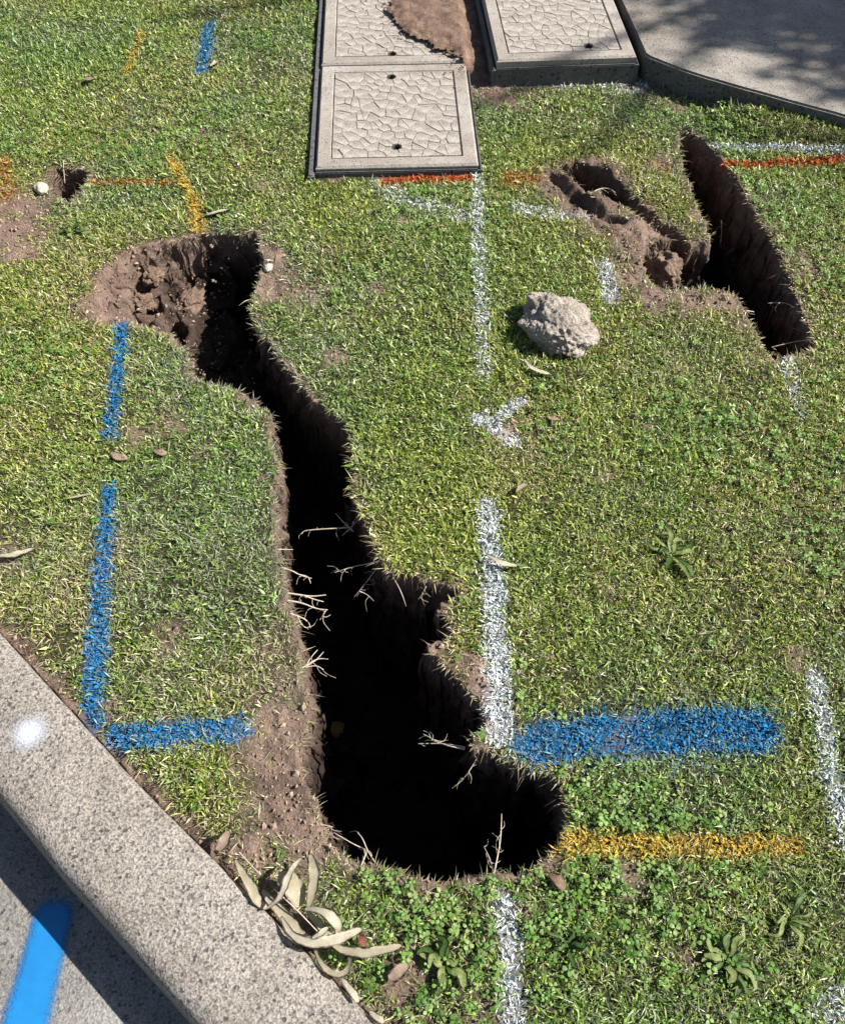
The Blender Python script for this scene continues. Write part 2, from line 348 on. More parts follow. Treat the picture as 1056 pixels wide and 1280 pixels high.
# name text, px polyline, width px start/end, cover, colour
MARKS = [
 ('short blue sprayed dash on the far grass left of the concrete lids', [(262,32),(258,60),(252,92)], (9,8), .85, BLUE),
 ('blue sprayed line running down from the rim of the big hole', [(152,405),(147,480),(138,545)], (9,9), .9, BLUE),
 ('long thin blue sprayed line on grass ending at the kerb', [(137,612),(126,760),(114,905)], (9,15), 1, BLUE),
 ('short blue sprayed bar between the kerb and the bare earth', [(147,924),(225,917),(300,910)], (17,15), 1, BLUE),
 ('broad blue sprayed band on grass right of the pit', [(670,928),(760,918),(860,914),(945,912)], (27,31), 1, BLUE),
 ('faint short yellow sprayed dash on the far grass', [(178,42),(158,92)], (6,5), .6, YEL),
 ('yellow sprayed line crossing the faint orange line above the hole', [(216,203),(240,245),(250,287)], (6,9), .85, YEL),
 ('wide yellow sprayed bar on grass beside the near end of pit', [(708,1056),(850,1058),(990,1058)], (17,12), .78, YEL),
 ('orange red sprayed dash at the front edge of the concrete lid', [(483,227),(530,224),(584,223)], (9,8), .9, RED),
 ('patchy orange sprayed smear at the end of the earth furrow', [(640,226),(662,226)], (16,16), .6, ORG),
 ('bright red sprayed line running right from the right trench', [(906,208),(980,208),(1056,206),(1120,203)], (7,6), 1, RED),
 ('faint orange sprayed line between small hole and yellow line', [(122,228),(165,228),(208,229)], (6,6), .55, ORG),
 ('faded orange sprayed patch on grass left of small hole', [(4,205),(6,245)], (14,14), .46, ORG),
 ('tiny faint orange sprayed spot on turf beside the right trench', [(826,208),(834,216)], (8,8), .45, ORG),
 ('white sprayed line running from the lid down the middle grass', [(597,215),(599,340),(605,470)], (8,9), .45, WHT),
 ('white sprayed arrowhead on the middle grass', [(652,503),(612,530),(596,524),(612,532),(642,552)], (8,11), .75, WHT),
 ('long white sprayed line on grass beside the wide pit', [(610,632),(619,780),(624,918)], (13,18), .9, WHT),
 ('white sprayed line on the nearest grass below the pit', [(630,1130),(638,1190),(642,1290)], (13,15), .8, WHT),
 ('white sprayed line curving at the right side of near grass', [(1018,842),(1036,960),(1056,1035),(1075,1090)], (13,16), .72, WHT),
 ('thin white sprayed line just above the bright red line', [(893,183),(960,190),(1056,200),(1110,204)], (6,6), .75, WHT),
 ('faint white sprayed curve in front of the concrete lid', [(473,222),(498,248),(545,262),(590,275)], (14,14), .28, WHT),
 ('short faint white sprayed dash above the earth lump', [(757,330),(762,372)], (10,10), .6, WHT),
 ('faint white sprayed haze in front of the right lid', [(700,106),(738,100),(795,108)], (15,17), .42, WHT),
 ('faint white sprayed smear below the tip of right trench', [(985,455),(1000,520)], (12,10), .32, WHT),
 ('faint white sprayed smear under the earth furrow', [(650,262),(700,272),(735,270)], (14,10), .36, WHT),
 ('white sprayed blotch in the corner of the near grass', [(1030,1262),(1056,1255)], (20,22), .45, WHT),
]
MK = []
for lab, pts, wpx, cov, c in MARKS:
    P = GP(pts); mid = pts[len(pts)//2]
    s = np.hypot(*(GP([(mid[0]+10, mid[1])])[0] - GP([mid])[0])) / 10      # metres per photo pixel here
    MK.append((lab, P, wpx[0]*s, wpx[1]*s, cov, np.array(c)))
def mark_prob(k, X, Y):
    lab, P, w0, w1, cov, c = MK[k]
    lo = P.min(0) - .12; hi = P.max(0) + .12
    out = np.zeros(X.shape); m = (X > lo[0]) & (X < hi[0]) & (Y > lo[1]) & (Y < hi[1])
    if not m.any(): return out
    d, r = line_dist(P, X[m], Y[m]); wv = w0 + (w1 - w0) * r
    q = d / wv + .30 * fbm(X[m] * 30, Y[m] * 30, 3, 61 + k)
    out[m] = cov * (1 - sstep(.55, 1.25, q)) + .14 * cov * (1 - sstep(.9, 2.0, q)); return out
for k_ in range(len(MK)):
    pr = np.clip(mark_prob(k_, X, Y), 0, 1)[..., None] * .35 * (1 - np.clip(INH, 0, 1))[..., None]
    Cg = Cg * (1 - pr) + MK[k_][5] * .8 * pr
i = np.arange(nx * ny).reshape(ny, nx)
quads = np.stack([i[:-1, :-1], i[:-1, 1:], i[1:, 1:], i[1:, :-1]], -1).reshape(-1, 4)
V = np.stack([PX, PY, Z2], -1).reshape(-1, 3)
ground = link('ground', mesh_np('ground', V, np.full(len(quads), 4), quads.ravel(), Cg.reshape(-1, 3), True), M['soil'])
tag(ground, 'brown earth ground of the lawn with narrow dug trenches', 'ground', kind='structure')

# finer faces on the cut walls, broken up as dug earth is
bm = bmesh.new(); bm.from_mesh(ground.data)
le = [e for e in bm.edges if abs(e.verts[0].co.x) < 1.1 and .1 < e.verts[0].co.y < 2.6 and min(e.verts[0].co.z, e.verts[1].co.z) < -.02 and e.calc_length() > .016
      and (e.verts[0].co - e.verts[1].co).length > .016 and e.verts[0].co.z > -.64]
le = [e for e in le if (e.verts[0].co.x + .75 * e.verts[0].co.y) > -.22 or e.verts[0].co.y > .9]
bmesh.ops.subdivide_edges(bm, edges=le, cuts=2, use_grid_fill=True)
bm.to_mesh(ground.data); bm.free(); me = ground.data
co = np.empty(len(me.vertices) * 3, np.float32); me.vertices.foreach_get('co', co); co = co.reshape(-1, 3)
wv = (np.abs(co[:, 0]) < 1.1) & (co[:, 1] > .1) & (co[:, 1] < 2.6) & (co[:, 2] < -.018) & (kerb_side(co[:, 0], co[:, 1]) < -.03)
q_ = co[wv]; am = np.clip((-q_[:, 2] - .018) / .03, 0, 1)
for ax, sd_ in ((0, 101), (1, 111), (2, 121)):
    co[wv, ax] += (.007 * fbm(q_[:, 0] * 42, q_[:, 1] * 42, 2, sd_, q_[:, 2] * 42) + .010 * fbm(q_[:, 0] * 17, q_[:, 1] * 17, 2, sd_ + 5, q_[:, 2] * 26)) * am
me.vertices.foreach_set('co', co.ravel()); me.polygons.foreach_set('use_smooth', np.ones(len(me.polygons), bool)); me.update()

# height / hole lookups for everything that grows on it
def look(A, x, y):
    fx = np.interp(x, gx, np.arange(nx)); fy = np.interp(y, gy, np.arange(ny))
    ix = np.clip(fx.astype(int), 0, nx - 2); iy = np.clip(fy.astype(int), 0, ny - 2); u = fx - ix; v = fy - iy
    return (A[iy, ix]*(1-u)+A[iy, ix+1]*u)*(1-v) + (A[iy+1, ix]*(1-u)+A[iy+1, ix+1]*u)*v
HT = np.where(dmin < 0, bh, Z2)
def gz(x, y): return float(look(Z2, np.array([x]), np.array([y]))[0])

# ------------------------------------------------------------------ kerb, road, path
def sweep(name, line, prof, mat, nrm):
    """profile (offset to the road side, z) swept along the line"""
    bm = bmesh.new(); rows = []
    for p in line: rows.append([bm.verts.new((p.x - nrm.x * t, p.y - nrm.y * t, z)) for t, z in prof])
    for a, b in zip(rows, rows[1:]):
        for j in range(len(prof) - 1): bm.faces.new((a[j], b[j], b[j+1], a[j+1]))
    bmesh.ops.recalc_face_normals(bm, faces=bm.faces); return link(name, mesh_bm(name, bm, True), mat)
KROAD = -.118
prof = [(0, -.35), (0, KZ - .012), (.001, KZ - .006), (.004, KZ - .002), (.009, KZ), (.05, KZ + .001), (.10, KZ + .001), (.145, KZ)]
for a in range(1, 9):
    th = a / 8 * math.radians(80); prof.append((.145 + .034 * math.sin(th), KZ - .034 * (1 - math.cos(th))))
prof += [(.186, -.06), (.194, KROAD + .002), (.2, KROAD - .1)]
fine = []
for a, b in zip(KB, KB[1:]):
    n_ = max(1, min(40, int((b - a).length / .02))); fine += [a.lerp(b, j / n_) for j in range(n_)]
fine.append(KB[-1])
kerb = sweep('kerb', fine, prof, M['kerb'], kn)
for v in kerb.data.vertices:                                         # worn, slightly uneven edges
    c = v.co
    if abs(c.x) < 3 and c.z > -.05:
        n_ = mnoise.noise(c * 18) * .0022 + mnoise.noise(c * 60) * .0012
        v.co.z += n_; v.co.x += n_ * .8
tag(kerb, 'speckled concrete kerb running along the lower left corner', 'kerb', kind='structure')
road = sweep('road', KB, [(.185, KROAD), (.35, KROAD - .002), (.6, KROAD - .004), (2, KROAD + .02), (60, KROAD + .3)], M['road'], kn)
tag(road, 'pale concrete gutter of the road below the kerb', 'road', kind='structure')

def prism(name, pts, z0, z1, mat, bev=.008, parent=None):
    bm = bmesh.new(); vs = [bm.verts.new((p[0], p[1], z1)) for p in pts]; f = bm.faces.new(vs); f.normal_update()
    if f.normal.z < 0: f.normal_flip()
    r = bmesh.ops.extrude_face_region(bm, geom=[f]); low = [g for g in r['geom'] if isinstance(g, bmesh.types.BMVert)]
    for v in low: v.co.z = z0
    bmesh.ops.recalc_face_normals(bm, faces=bm.faces)
    top = [e for e in bm.edges if all(abs(v.co.z - z1) < 1e-6 for v in e.verts)]
    if bev: bmesh.ops.bevel(bm, geom=top, offset=bev, segments=3, affect='EDGES')
    return link(name, mesh_bm(name, bm), mat, parent)
pf = [Vector((p.x, p.y, 0)) for p in PATH_F]; pd = (pf[-1] - pf[-2]).normalized()
fr = []
for a, b in zip(pf[1:], pf[2:]):
    n_ = 10
    for j in range(n_):
        q = a.lerp(b, j / n_); q.y += .004 * mnoise.noise(Vector((q.x * 9, q.y * 9, 3))); fr.append(q)
pts = [pf[0]] + fr + [pf[-1]] + [pf[-1] + pd * 7]
pn = Vector((-pd.y, pd.x, 0))
ld = (G(773, 0, RZ) - G(803, 66, RZ)); ld.z = 0; ld.normalize()
pts += [pts[-1] + pn * 2.2, pf[0] + ld * 2.4 + pd * .1, pf[0] + ld * 2.4]
path = prism('footpath', pts, -.08, RZ - .004, M['path'], .006)
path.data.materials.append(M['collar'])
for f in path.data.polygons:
    if abs(f.normal.z) < .3: f.material_index = 1            # stained formed edge, also coloured darker for its shade
tag(path, 'raised concrete footpath in dappled tree shade at upper right', 'footpath', kind='structure')

# ------------------------------------------------------------------ concrete pit lids
def clip_poly(P, n, c):
    out = []
    for a, b in zip(P, P[1:] + P[:1]):
        da = n[0]*a[0]+n[1]*a[1]-c; db = n[0]*b[0]+n[1]*b[1]-c
        if da <= 0: out.append(a)
        if (da < 0) != (db < 0) and abs(da - db) > 1e-12:
            t = da / (da - db); out.append((a[0]+(b[0]-a[0])*t, a[1]+(b[1]-a[1])*t))
    return out
def voronoi(x0, y0, x1, y1, cell, holes, seed):
    r = random.Random(seed); S = []
    nxx = max(2, round((x1-x0)/cell)); nyy = max(2, round((y1-y0)/(cell*1.3)))
    for a in range(nxx):
        for b in range(nyy):
            p = (x0+(a+.5+r.uniform(-.62,.62))*(x1-x0)/nxx, y0+(b+.5+r.uniform(-.62,.62))*(y1-y0)/nyy)
            if all(math.hypot(p[0]-h[0], p[1]-h[1]) > .03 for h in holes): S.append(p)
    for h in holes:
        S.append((h[0], h[1], 1))
        for q in range(7): S.append((h[0]+.03*math.cos(q*.9), h[1]+.03*math.sin(q*.9)))
    res = []
    for s in S:
        if len(s) == 3: continue
        P = [(x0,y0),(x1,y0),(x1,y1),(x0,y1)]
        for o in S:
            if o is s: continue
            dx, dy = o[0]-s[0], o[1]-s[1]; L = math.hypot(dx, dy)
            if L > cell * 3.2 or L < 1e-6: continue
            n = (dx/L, dy/L); hsh = math.sin((s[0]+o[0])*913.7 + (s[1]+o[1])*577.1) * 43758.5; hsh -= math.floor(hsh)
            c = n[0]*(s[0]+o[0])/2 + n[1]*(s[1]+o[1])/2 - (.0002 + .0011 * hsh)
            P = clip_poly(P, n, c)
            if len(P) < 3: break
        if len(P) >= 3: res.append(P)
    return res
def make_lid(label, W, L, thick, holes, seed, loc, rot, cell=.033, border=.042):
    t = bpy.data.objects.new('pit_lid', None); col.objects.link(t); t.empty_display_size = .1
    t.location = loc; t.rotation_euler.z = rot; tag(t, label, 'lid', 'concrete lids of the access pits')
    # slab with a sunk panel and round lifting holes
    REC = .005
    bm = bmesh.new()
    def loop(pts, z): return [bm.verts.new((x, y, z)) for x, y in pts]
    def rect(i): return [(i, i), (W - i, i), (W - i, L - i), (i, L - i)]
    rows = [loop(rect(.0), -thick), loop(rect(0), -.006), loop(rect(.006), 0), loop(rect(border), 0), loop(rect(border + .003), -REC)]
    for a, b in zip(rows, rows[1:]):
        for j in range(4): bm.faces.new((a[j], a[(j+1)%4], b[(j+1)%4], b[j]))
    inner = rows[-1]; ed = [bm.edges.get((inner[j], inner[(j+1)%4])) for j in range(4)]
    for hx, hy in holes:
        ring = loop([(hx + .0125*math.cos(a*math.pi/7), hy + .0155*math.sin(a*math.pi/7)) for a in range(14)], -REC)
        low = loop([(hx + .0115*math.cos(a*math.pi/7), hy + .0145*math.sin(a*math.pi/7)) for a in range(14)], -min(thick - .002, .05))
        for j in range(14):
            ed.append(bm.edges.new((ring[j], ring[(j+1)%14]))); bm.faces.new((ring[j], ring[(j+1)%14], low[(j+1)%14], low[j]))
        bm.faces.new(low)
    bmesh.ops.triangle_fill(bm, use_beauty=True, use_dissolve=False, edges=ed)
    bm.faces.new(rows[0][::-1]); bmesh.ops.recalc_face_normals(bm, faces=bm.faces)
    for f in bm.faces:
        if all(v.co.z < -REC + 1e-5 and border < v.co.x < W - border for v in f.verts): f.material_index = 1      # dirt lies in the sunk joints
    slab = link('slab', mesh_bm('slab', bm), M['lid'], t); slab.data.materials.append(M['jointdirt'])
    r = random.Random(seed)
    for P in voronoi(border + .006, border + .006, W - border - .006, L - border - .006, cell, holes, seed):
        cx = sum(p[0] for p in P)/len(P); cy = sum(p[1] for p in P)/len(P)
        zt = -.0006 + r.uniform(-.0012, .0008)
        vs = []; fs = []
        n = len(P)
        for p in P: vs.append((p[0]-cx, p[1]-cy, -REC - .002))
        for p in P: vs.append((p[0]-cx, p[1]-cy, zt - .0008))
        for p in P:
            dx, dy = cx-p[0], cy-p[1]; dl = math.hypot(dx, dy) + 1e-9; q = min(.0010/dl, .4)
            vs.append((p[0]-cx+dx*q, p[1]-cy+dy*q, zt))
        for j in range(n):
            k2 = (j+1) % n; fs += [(j, k2, n+k2, n+j), (n+j, n+k2, 2*n+k2, 2*n+j)]
        fs.append(tuple(range(2*n, 3*n)))
        me = bpy.data.meshes.new('cast_stone'); me.from_pydata(vs, [], fs); me.update()
        o = link('cast_stone', me, M['lid'], slab); o.location = (cx, cy, 0)
    return t
WA = (LID_A1 - LID_A0).length; LA = .575
ex = Vector((math.cos(LID_ROT), math.sin(LID_ROT), 0)); ey = Vector((-math.sin(LID_ROT), math.cos(LID_ROT), 0))
make_lid('nearest whole concrete lid with crazy paving relief left of the white line', WA, LA, .05, [(WA*.5, .10), (WA*.48, LA-.075)], 3, LID_A0, LID_ROT)
lb = LID_A0 + ey * (LA + .006) + Vector((0, 0, .003))
make_lid('concrete lid partly covered by brown earth behind the nearest lid', WA, .6, .05, [(WA*.49, .06)], 5, lb, LID_ROT)
WR = (RL1 - RL0).length; rr = math.atan2(RL1.y - RL0.y, RL1.x - RL0.x)
make_lid('concrete lid with crazy paving relief beside the footpath', WR, .8, .07, [(WR*.68, .075)], 9, RL0, rr, .031, .04)
# pit bodies
def pit(label, o, W, L, rot, z1, z0, thick, tr_=.008):
    t = bpy.data.objects.new('access_pit', None); col.objects.link(t); t.location = (o.x, o.y, 0); t.rotation_euler.z = rot; t.empty_display_size = .1
    tag(t, label, 'pit', 'buried access pits')
    for nm, (a, b, c, d) in (('side_wall', (-thick, -.004, -thick, L)), ('side_wall', (W + .003, W + .003 + tr_, -tr_, L)), ('front_wall', (-.003, W + .002, -tr_, -.003)), ('rear_wall', (-thick, W + tr_, L + .002, L + thick))):
        prism(nm, [(a, c), (b, c), (b, d), (a, d)], z0, z1, M['collar'], .004, t)
    return t
pit('dark grey concrete pit frame around the two left lids', LID_A0, WA, LA + .62, LID_ROT, .016, -.1, .024)
pit('dark grey concrete pit frame under the lid beside the footpath', RL0, WR, .82, rr, RZ - .022, -.1, .014)

# ------------------------------------------------------------------ grass
AREA = (-1.95, 1.95, -.06, 3.75)
def field_ok(x, y):
    return (np.abs(x) < .70 + .315 * y) & (kerb_side(x, y) < -.006)
LIDP = np.array([[*(LID_A0 + ex*a + ey*b)[:2]] for a, b in ((-.03,-.03),(WA+.012,-.015),(WA+.012,1.25),(-.03,1.25))])
ex2 = Vector((math.cos(rr), math.sin(rr), 0)); ey2 = Vector((-math.sin(rr), math.cos(rr), 0))
RLP = np.array([[*(RL0 + ex2*a + ey2*b)[:2]] for a, b in ((-.016,-.016),(WR+.02,-.016),(WR+.02,.85),(-.016,.85))])
PATHP = np.array([[p.x, p.y] for p in pts])
GAP = np.array([[*(LID_A0 + ex*(WA+.01) + ey*.58)[:2]], [*(RL0 - ex2*.016)[:2]], [*(RL0 - ex2*.016 + ey2*.85)[:2]], [*(LID_A0 + ex*(WA+.01) + ey*1.25)[:2]]])
def blocked(x, y):
    return (poly_sdf(LIDP, x, y) < 0) | (poly_sdf(RLP, x, y) < .002) | (poly_sdf(PATHP, x, y) < .003)

def scatter(n, f=None):
    x = rng.uniform(AREA[0], AREA[1], n); y = rng.uniform(AREA[2], AREA[3], n)
    m = field_ok(x, y); x, y = x[m], y[m]
    keep = rng.random(len(x)) < np.clip(1.1 - .13 * y, .35, 1); x, y = x[keep], y[keep]
    m = ~blocked(x, y); return x[m], y[m]
x, y = scatter(3_000_000)
d = look(dmin, x, y); b = bare_mask(x, y, d)
gap = poly_sdf(GAP, x, y) < 0; b = np.where(gap, .97, b)
dens = .70 + .4 * fbm(x * 7, y * 7, 3, 71) + .55 * fbm(x * 45, y * 45, 2, 72)
m = (d > .001 + .006 * rng.random(len(x))) & (rng.random(len(x)) < np.clip(1.15 - 1.22 * b, .04, 1)) & (rng.random(len(x)) < np.clip(dens, .12, 1))
x, y, d, b = x[m], y[m], d[m], b[m]; n = len(x)

far = np.clip(y / 3.3, 0, 1.2)
L = rng.gamma(4.2, .0024, n) * (1 + .25 * fbm(x * 5, y * 5, 2, 73)) * (1 + .35 * fbm(x * 40, y * 40, 2, 79)) * (1 - .45 * b) + .004
coarse = rng.random(n) < .045; L = np.where(coarse, rng.uniform(.018, .036, n), L); L = np.clip(L, .004, .036); W = rng.uniform(.0014, .0031, n) * (1 + .45 * far)
broad = rng.random(n) < .10; W = np.where(broad, W * 1.8, W); L = np.where(broad, L * .8, L)
az = rng.uniform(0, 2 * math.pi, n) + 1.1 * fbm(x * 9, y * 9, 2, 74)
lean1 = np.clip(rng.normal(.85, .38, n), .05, 1.45); lean2 = np.clip(lean1 + rng.normal(.45, .35, n), .1, 1.9)
z = look(HT, x, y) - .002
# colour families
patch = fbm(x * 4.2, y * 4.2, 3, 75); patch2 = fbm(x * 1.4, y * 1.4, 2, 76); r1 = rng.random(n)
dryness = np.clip(.40 + .16 * np.exp(-((x + .45)**2 + (y - .8)**2) / .35**2) + .42 * patch + .2 * patch2 + .16 * fbm(x * 19, y * 19, 2, 78) + .35 * np.exp(-np.clip(d, 0, 9) / .03) + .55 * b + .10 * np.exp(-((x - .95)**2 + (y - 1.9)**2) / .3**2), .08, .92)
green = np.array([[.15,.225,.034],[.215,.29,.05],[.285,.345,.06],[.36,.41,.10],[.075,.13,.028],[.48,.50,.22]])
straw = np.array([[.44,.38,.24],[.33,.27,.17],[.54,.48,.34],[.27,.21,.14],[.40,.37,.21]])
C = np.where((r1 < dryness)[:, None], straw[rng.integers(0, len(straw), n)], green[rng.integers(0, len(green), n)])
yel = np.clip(.5 + 1.1 * fbm(x * 2.3, y * 2.3, 2, 77) + .5 * fbm(x * 11, y * 11, 2, 80), 0, 1)[:, None]
C = C * np.array([.78, .95, .95]) * (1 - yel) + C * np.array([1.12, 1.08, .92]) * yel
C = C * (.55 + .85 * rng.random(n))[:, None]
isdry = r1 < dryness
gdy, gdx = np.gradient(dmin, gy, gx); ed_ = (d < .03) & (rng.random(n) < .6)
az = np.where(ed_, np.arctan2(-look(gdy, x, y), -look(gdx, x, y)) + rng.normal(0, .8, n), az)
L = np.where(ed_ & (rng.random(n) < .4), L * 1.25, L); W = np.where(isdry, W * .62, W); L = np.where(isdry, L * 1.12, L)
lean1 = np.where(isdry, np.clip(lean1 + .45, 0, 1.5), lean1); lean2 = np.where(isdry, np.clip(lean2 + .2, 0, 1.75), lean2)

def blades_mesh(name, x, y, z, L, W, az, l1, l2, C):
    """each blade a small folded leaf of two triangles"""
    n = len(x); ca, sa = np.cos(az), np.sin(az); tw = rng.normal(0, .35, n)
    sxv = -np.sin(az + tw); syv = np.cos(az + tw); tz = rng.normal(0, .45, n)
    h1 = rng.uniform(.42, .62, n) * L
    mx = x + ca * np.sin(l1) * h1; my = y + sa * np.sin(l1) * h1; mz = z + np.cos(l1) * h1
    tx = mx + ca * np.sin(l2) * (L - h1); ty = my + sa * np.sin(l2) * (L - h1); tz_ = np.maximum(mz + np.cos(l2) * (L - h1), z + .001)
    hw = W / 2
    P = np.empty((n, 4, 3), np.float32)
    P[:, 0] = np.stack([x, y, z], 1)
    P[:, 1] = np.stack([mx + sxv*hw, my + syv*hw, mz + tz*hw], 1); P[:, 2] = np.stack([mx - sxv*hw, my - syv*hw, mz - tz*hw], 1)
    P[:, 3] = np.stack([tx, ty, tz_], 1)
    base = (np.arange(n) * 4)[:, None]; lp = (base + np.array([0, 1, 2, 2, 1, 3])).ravel()
    CC = np.repeat(C[:, None, :], 4, 1)
    return mesh_np(name, P.reshape(-1, 3), np.full(2 * n, 3), lp, CC.reshape(-1, 3))
owner = np.full(n, -1); topp = np.zeros(n)
for k_ in range(len(MK)):
    pr = mark_prob(k_, x, y); hit = (rng.random(n) < pr) & (pr > topp); owner[hit] = k_; topp = np.where(hit, pr, topp)
sel = owner < 0
gr = link('lawn_grass', blades_mesh('lawn_grass', x[sel], y[sel], z[sel], L[sel], W[sel], az[sel], lean1[sel], lean2[sel], C[sel]), M['blade'])
tag(gr, 'short patchy green and straw coloured mown grass around the trenches', 'grass', kind='stuff')
for k_, mk in enumerate(MK):
    s_ = owner == k_
    if s_.sum() < 5: print('empty mark', k_); continue
    c = mk[5]; nn_ = int(s_.sum())
    f = np.clip(.5 + .7 * rng.random(nn_) , 0, 1)[:, None] * np.clip(.55 + .5 * topp[s_] / mk[4], .5, 1)[:, None]
    cc = (c * (.45 + .85 * rng.random(nn_))[:, None]) * f + C[s_] * (1 - f)
    o = link('paint_mark', blades_mesh('paint_mark', x[s_], y[s_], z[s_] + .002, L[s_] * .78, W[s_] * 1.25, az[s_], lean1[s_], lean2[s_], cc), M['paint'])
    tag(o, mk[0], 'paint mark', 'survey paint marks sprayed on the grass')

# clover and small round-leaved weeds
x, y = scatter(120_000)
d = look(dmin, x, y); b = bare_mask(x, y)
cp = fbm(x * 3.3, y * 3.3, 3, 81) + .55 * np.exp(-((x - .05)**2 + (y - .17)**2) / .16**2) + .4 * np.exp(-((x + .42)**2 + (y - .48)**2) / .1**2) + .3 * np.exp(-((x - .4)**2 + (y - .3)**2) / .3**2)
m = (d > .008) & (b < .45) & (rng.random(len(x)) < np.clip((cp - .08) * 1.2, .02, .7))
x, y = x[m], y[m]; n = len(x); print('clover', n)
for k_ in (): pass
pm = np.zeros(n); pc = np.zeros((n, 3))
for k_ in range(len(MK)):
    pr = mark_prob(k_, x, y); m2 = pr > pm; pm = np.where(m2, pr, pm); pc[m2] = MK[k_][5]
keep = pm < .25; x, y, pm, pc = x[keep], y[keep], pm[keep], pc[keep]; n = len(x)
z = look(HT, x, y) + rng.uniform(.004, .02, n); R = rng.uniform(.0034, .0075, n); a0 = rng.uniform(0, 6.28, n)
tx_ = rng.normal(0, .3, n); ty_ = rng.normal(0, .3, n)
tpl = np.array([[.08, 0, 0], [.75, -.52, .12], [1.25, -.38, .05], [1.35, 0, 0], [1.25, .38, .05], [.75, .52, .12]])
P = np.empty((n, 3, 6, 3), np.float32)
for q in range(3):
    a = a0 + q * 2.094; ca, sa = np.cos(a)[:, None], np.sin(a)[:, None]
    lx = (tpl[:, 0] * ca - tpl[:, 1] * sa) * R[:, None]; ly = (tpl[:, 0] * sa + tpl[:, 1] * ca) * R[:, None]
    P[:, q, :, 0] = x[:, None] + lx; P[:, q, :, 1] = y[:, None] + ly
    P[:, q, :, 2] = z[:, None] + tpl[:, 2] * R[:, None] + lx * tx_[:, None] + ly * ty_[:, None]
cg = np.array([[.085,.19,.03],[.12,.245,.04],[.165,.29,.06],[.24,.34,.10]])[rng.integers(0, 4, n)] * (.8 + .4 * rng.random(n))[:, None]
CC = np.repeat(cg, 18, 0)
me = mesh_np('clover', P.reshape(-1, 3), np.full(n * 3, 6), np.arange(n * 18), CC)
tag(link('clover', me, M['clover']), 'small round clover leaves growing through the lawn', 'clover', kind='stuff')

# ------------------------------------------------------------------ crumbs of earth and root fringe
def crumbs(n):
    x, y = scatter(n); d = look(dmin, x, y); b = bare_mask(x, y, d); b = np.where(poly_sdf(GAP, x, y) < 0, .9, b)
    sh = (x < -.46) & (y > 1.4) & (d < .0)
    m = (((d > .004) & (rng.random(len(x)) < b * b * .9)) | (sh & (rng.random(len(x)) < .7)) | ((np.abs(d) < .012) & (rng.random(len(x)) < .35) & (d > 0)))
    x, y = x[m], y[m]; n = len(x); s = np.clip(rng.gamma(1.6, .0012, n), .0008, .007)
    z = look(Z2, x, y) + s * .3
    oc = np.array([[1,0,0],[-1,0,0],[0,1,0],[0,-1,0],[0,0,1],[0,0,-1]], float)
    P = oc[None] * (s[:, None, None] * rng.uniform(.55, 1.3, (n, 6, 1)))
    a = rng.uniform(0, 6.28, n); ca, sa = np.cos(a)[:, None], np.sin(a)[:, None]
    Q = np.stack([P[..., 0]*ca - P[..., 1]*sa + x[:, None], P[..., 0]*sa + P[..., 1]*ca + y[:, None], P[..., 2] + .4*P[..., 0] + z[:, None]], -1)
    F = np.array([[0,2,4],[2,1,4],[1,3,4],[3,0,4],[2,0,5],[1,2,5],[3,1,5],[0,3,5]])
    lp = ((np.arange(n) * 6)[:, None, None] + F).ravel()
    c = (soilA * (.6 + .7 * rng.random((n, 1)))) ; c = np.repeat(c, 6, 0)
    return mesh_np('soil_crumbs', Q.reshape(-1, 3), np.full(n * 8, 3), lp, c)
tag(link('soil_crumbs', crumbs(260_000), M['crumb']), 'loose crumbs of brown earth on the bare patches', 'soil', kind='stuff')

def fringe(polys, per_m):
    xs, ys, nxv, nyv = [], [], [], []
    for P, dep, wd in polys:
        n = len(P); cen = P.mean(0)
        for i in range(n):
            a, b = P[i], P[(i+1) % n]; e = b - a; l = np.hypot(*e); q = rng.random(int(l * per_m) + 1)
            nr = np.array([e[1], -e[0]]) / (l + 1e-9)
            t = a + e * .5 + nr * .004
            if poly_sdf(P, np.array([t[0]]), np.array([t[1]]))[0] > 0: nr = -nr
            pp = a + q[:, None] * e
            xs.append(pp[:, 0]); ys.append(pp[:, 1]); nxv.append(np.full(len(q), nr[0])); nyv.append(np.full(len(q), nr[1]))
    x, y, nx_, ny_ = map(np.concatenate, (xs, ys, nxv, nyv)); n = len(x)
    # march to the real lip
    for _ in range(6):
        dd = look(dmin, x, y); x = x + nx_ * (dd - .002) * .7; y = y + ny_ * (dd - .002) * .7
    z = look(bh, x, y) - rng.uniform(.0, .03, n) ** 1.0
    L = np.clip(rng.gamma(1.8, .007, n), .003, .05); az = np.arctan2(ny_, nx_) + rng.normal(0, 1.0, n)
    l1 = np.clip(rng.normal(1.9, .45, n), .6, 2.8); l2 = np.clip(l1 + rng.uniform(.1, 1.2, n), 0, 3.1)
    W = rng.uniform(.0004, .0009, n); c = np.array([[.22,.17,.11],[.14,.10,.07],[.30,.25,.17],[.09,.065,.045]])[rng.integers(0, 4, n)]
    ca, sa = np.cos(az), np.sin(az); px = -sa * W; py = ca * W
    p0 = np.stack([x - ca*.004, y - sa*.004, z], 1); h = L * .5
    p1 = p0 + np.stack([ca*np.sin(l1)*h, sa*np.sin(l1)*h, np.cos(l1)*h], 1); p2 = p1 + np.stack([ca*np.sin(l2)*h, sa*np.sin(l2)*h, np.cos(l2)*h], 1)
    o = np.stack([px, py, 0*px], 1)
    P = np.stack([p0 - o, p0 + o, p1 + o*.8, p1 - o*.8, p2], 1)
    lp = ((np.arange(n)*5)[:, None] + np.array([0,1,2,3,3,2,4])).ravel()
    return mesh_np('root_fringe', P.reshape(-1, 3), np.tile([4, 3], n), lp, np.repeat(c, 5, 0))
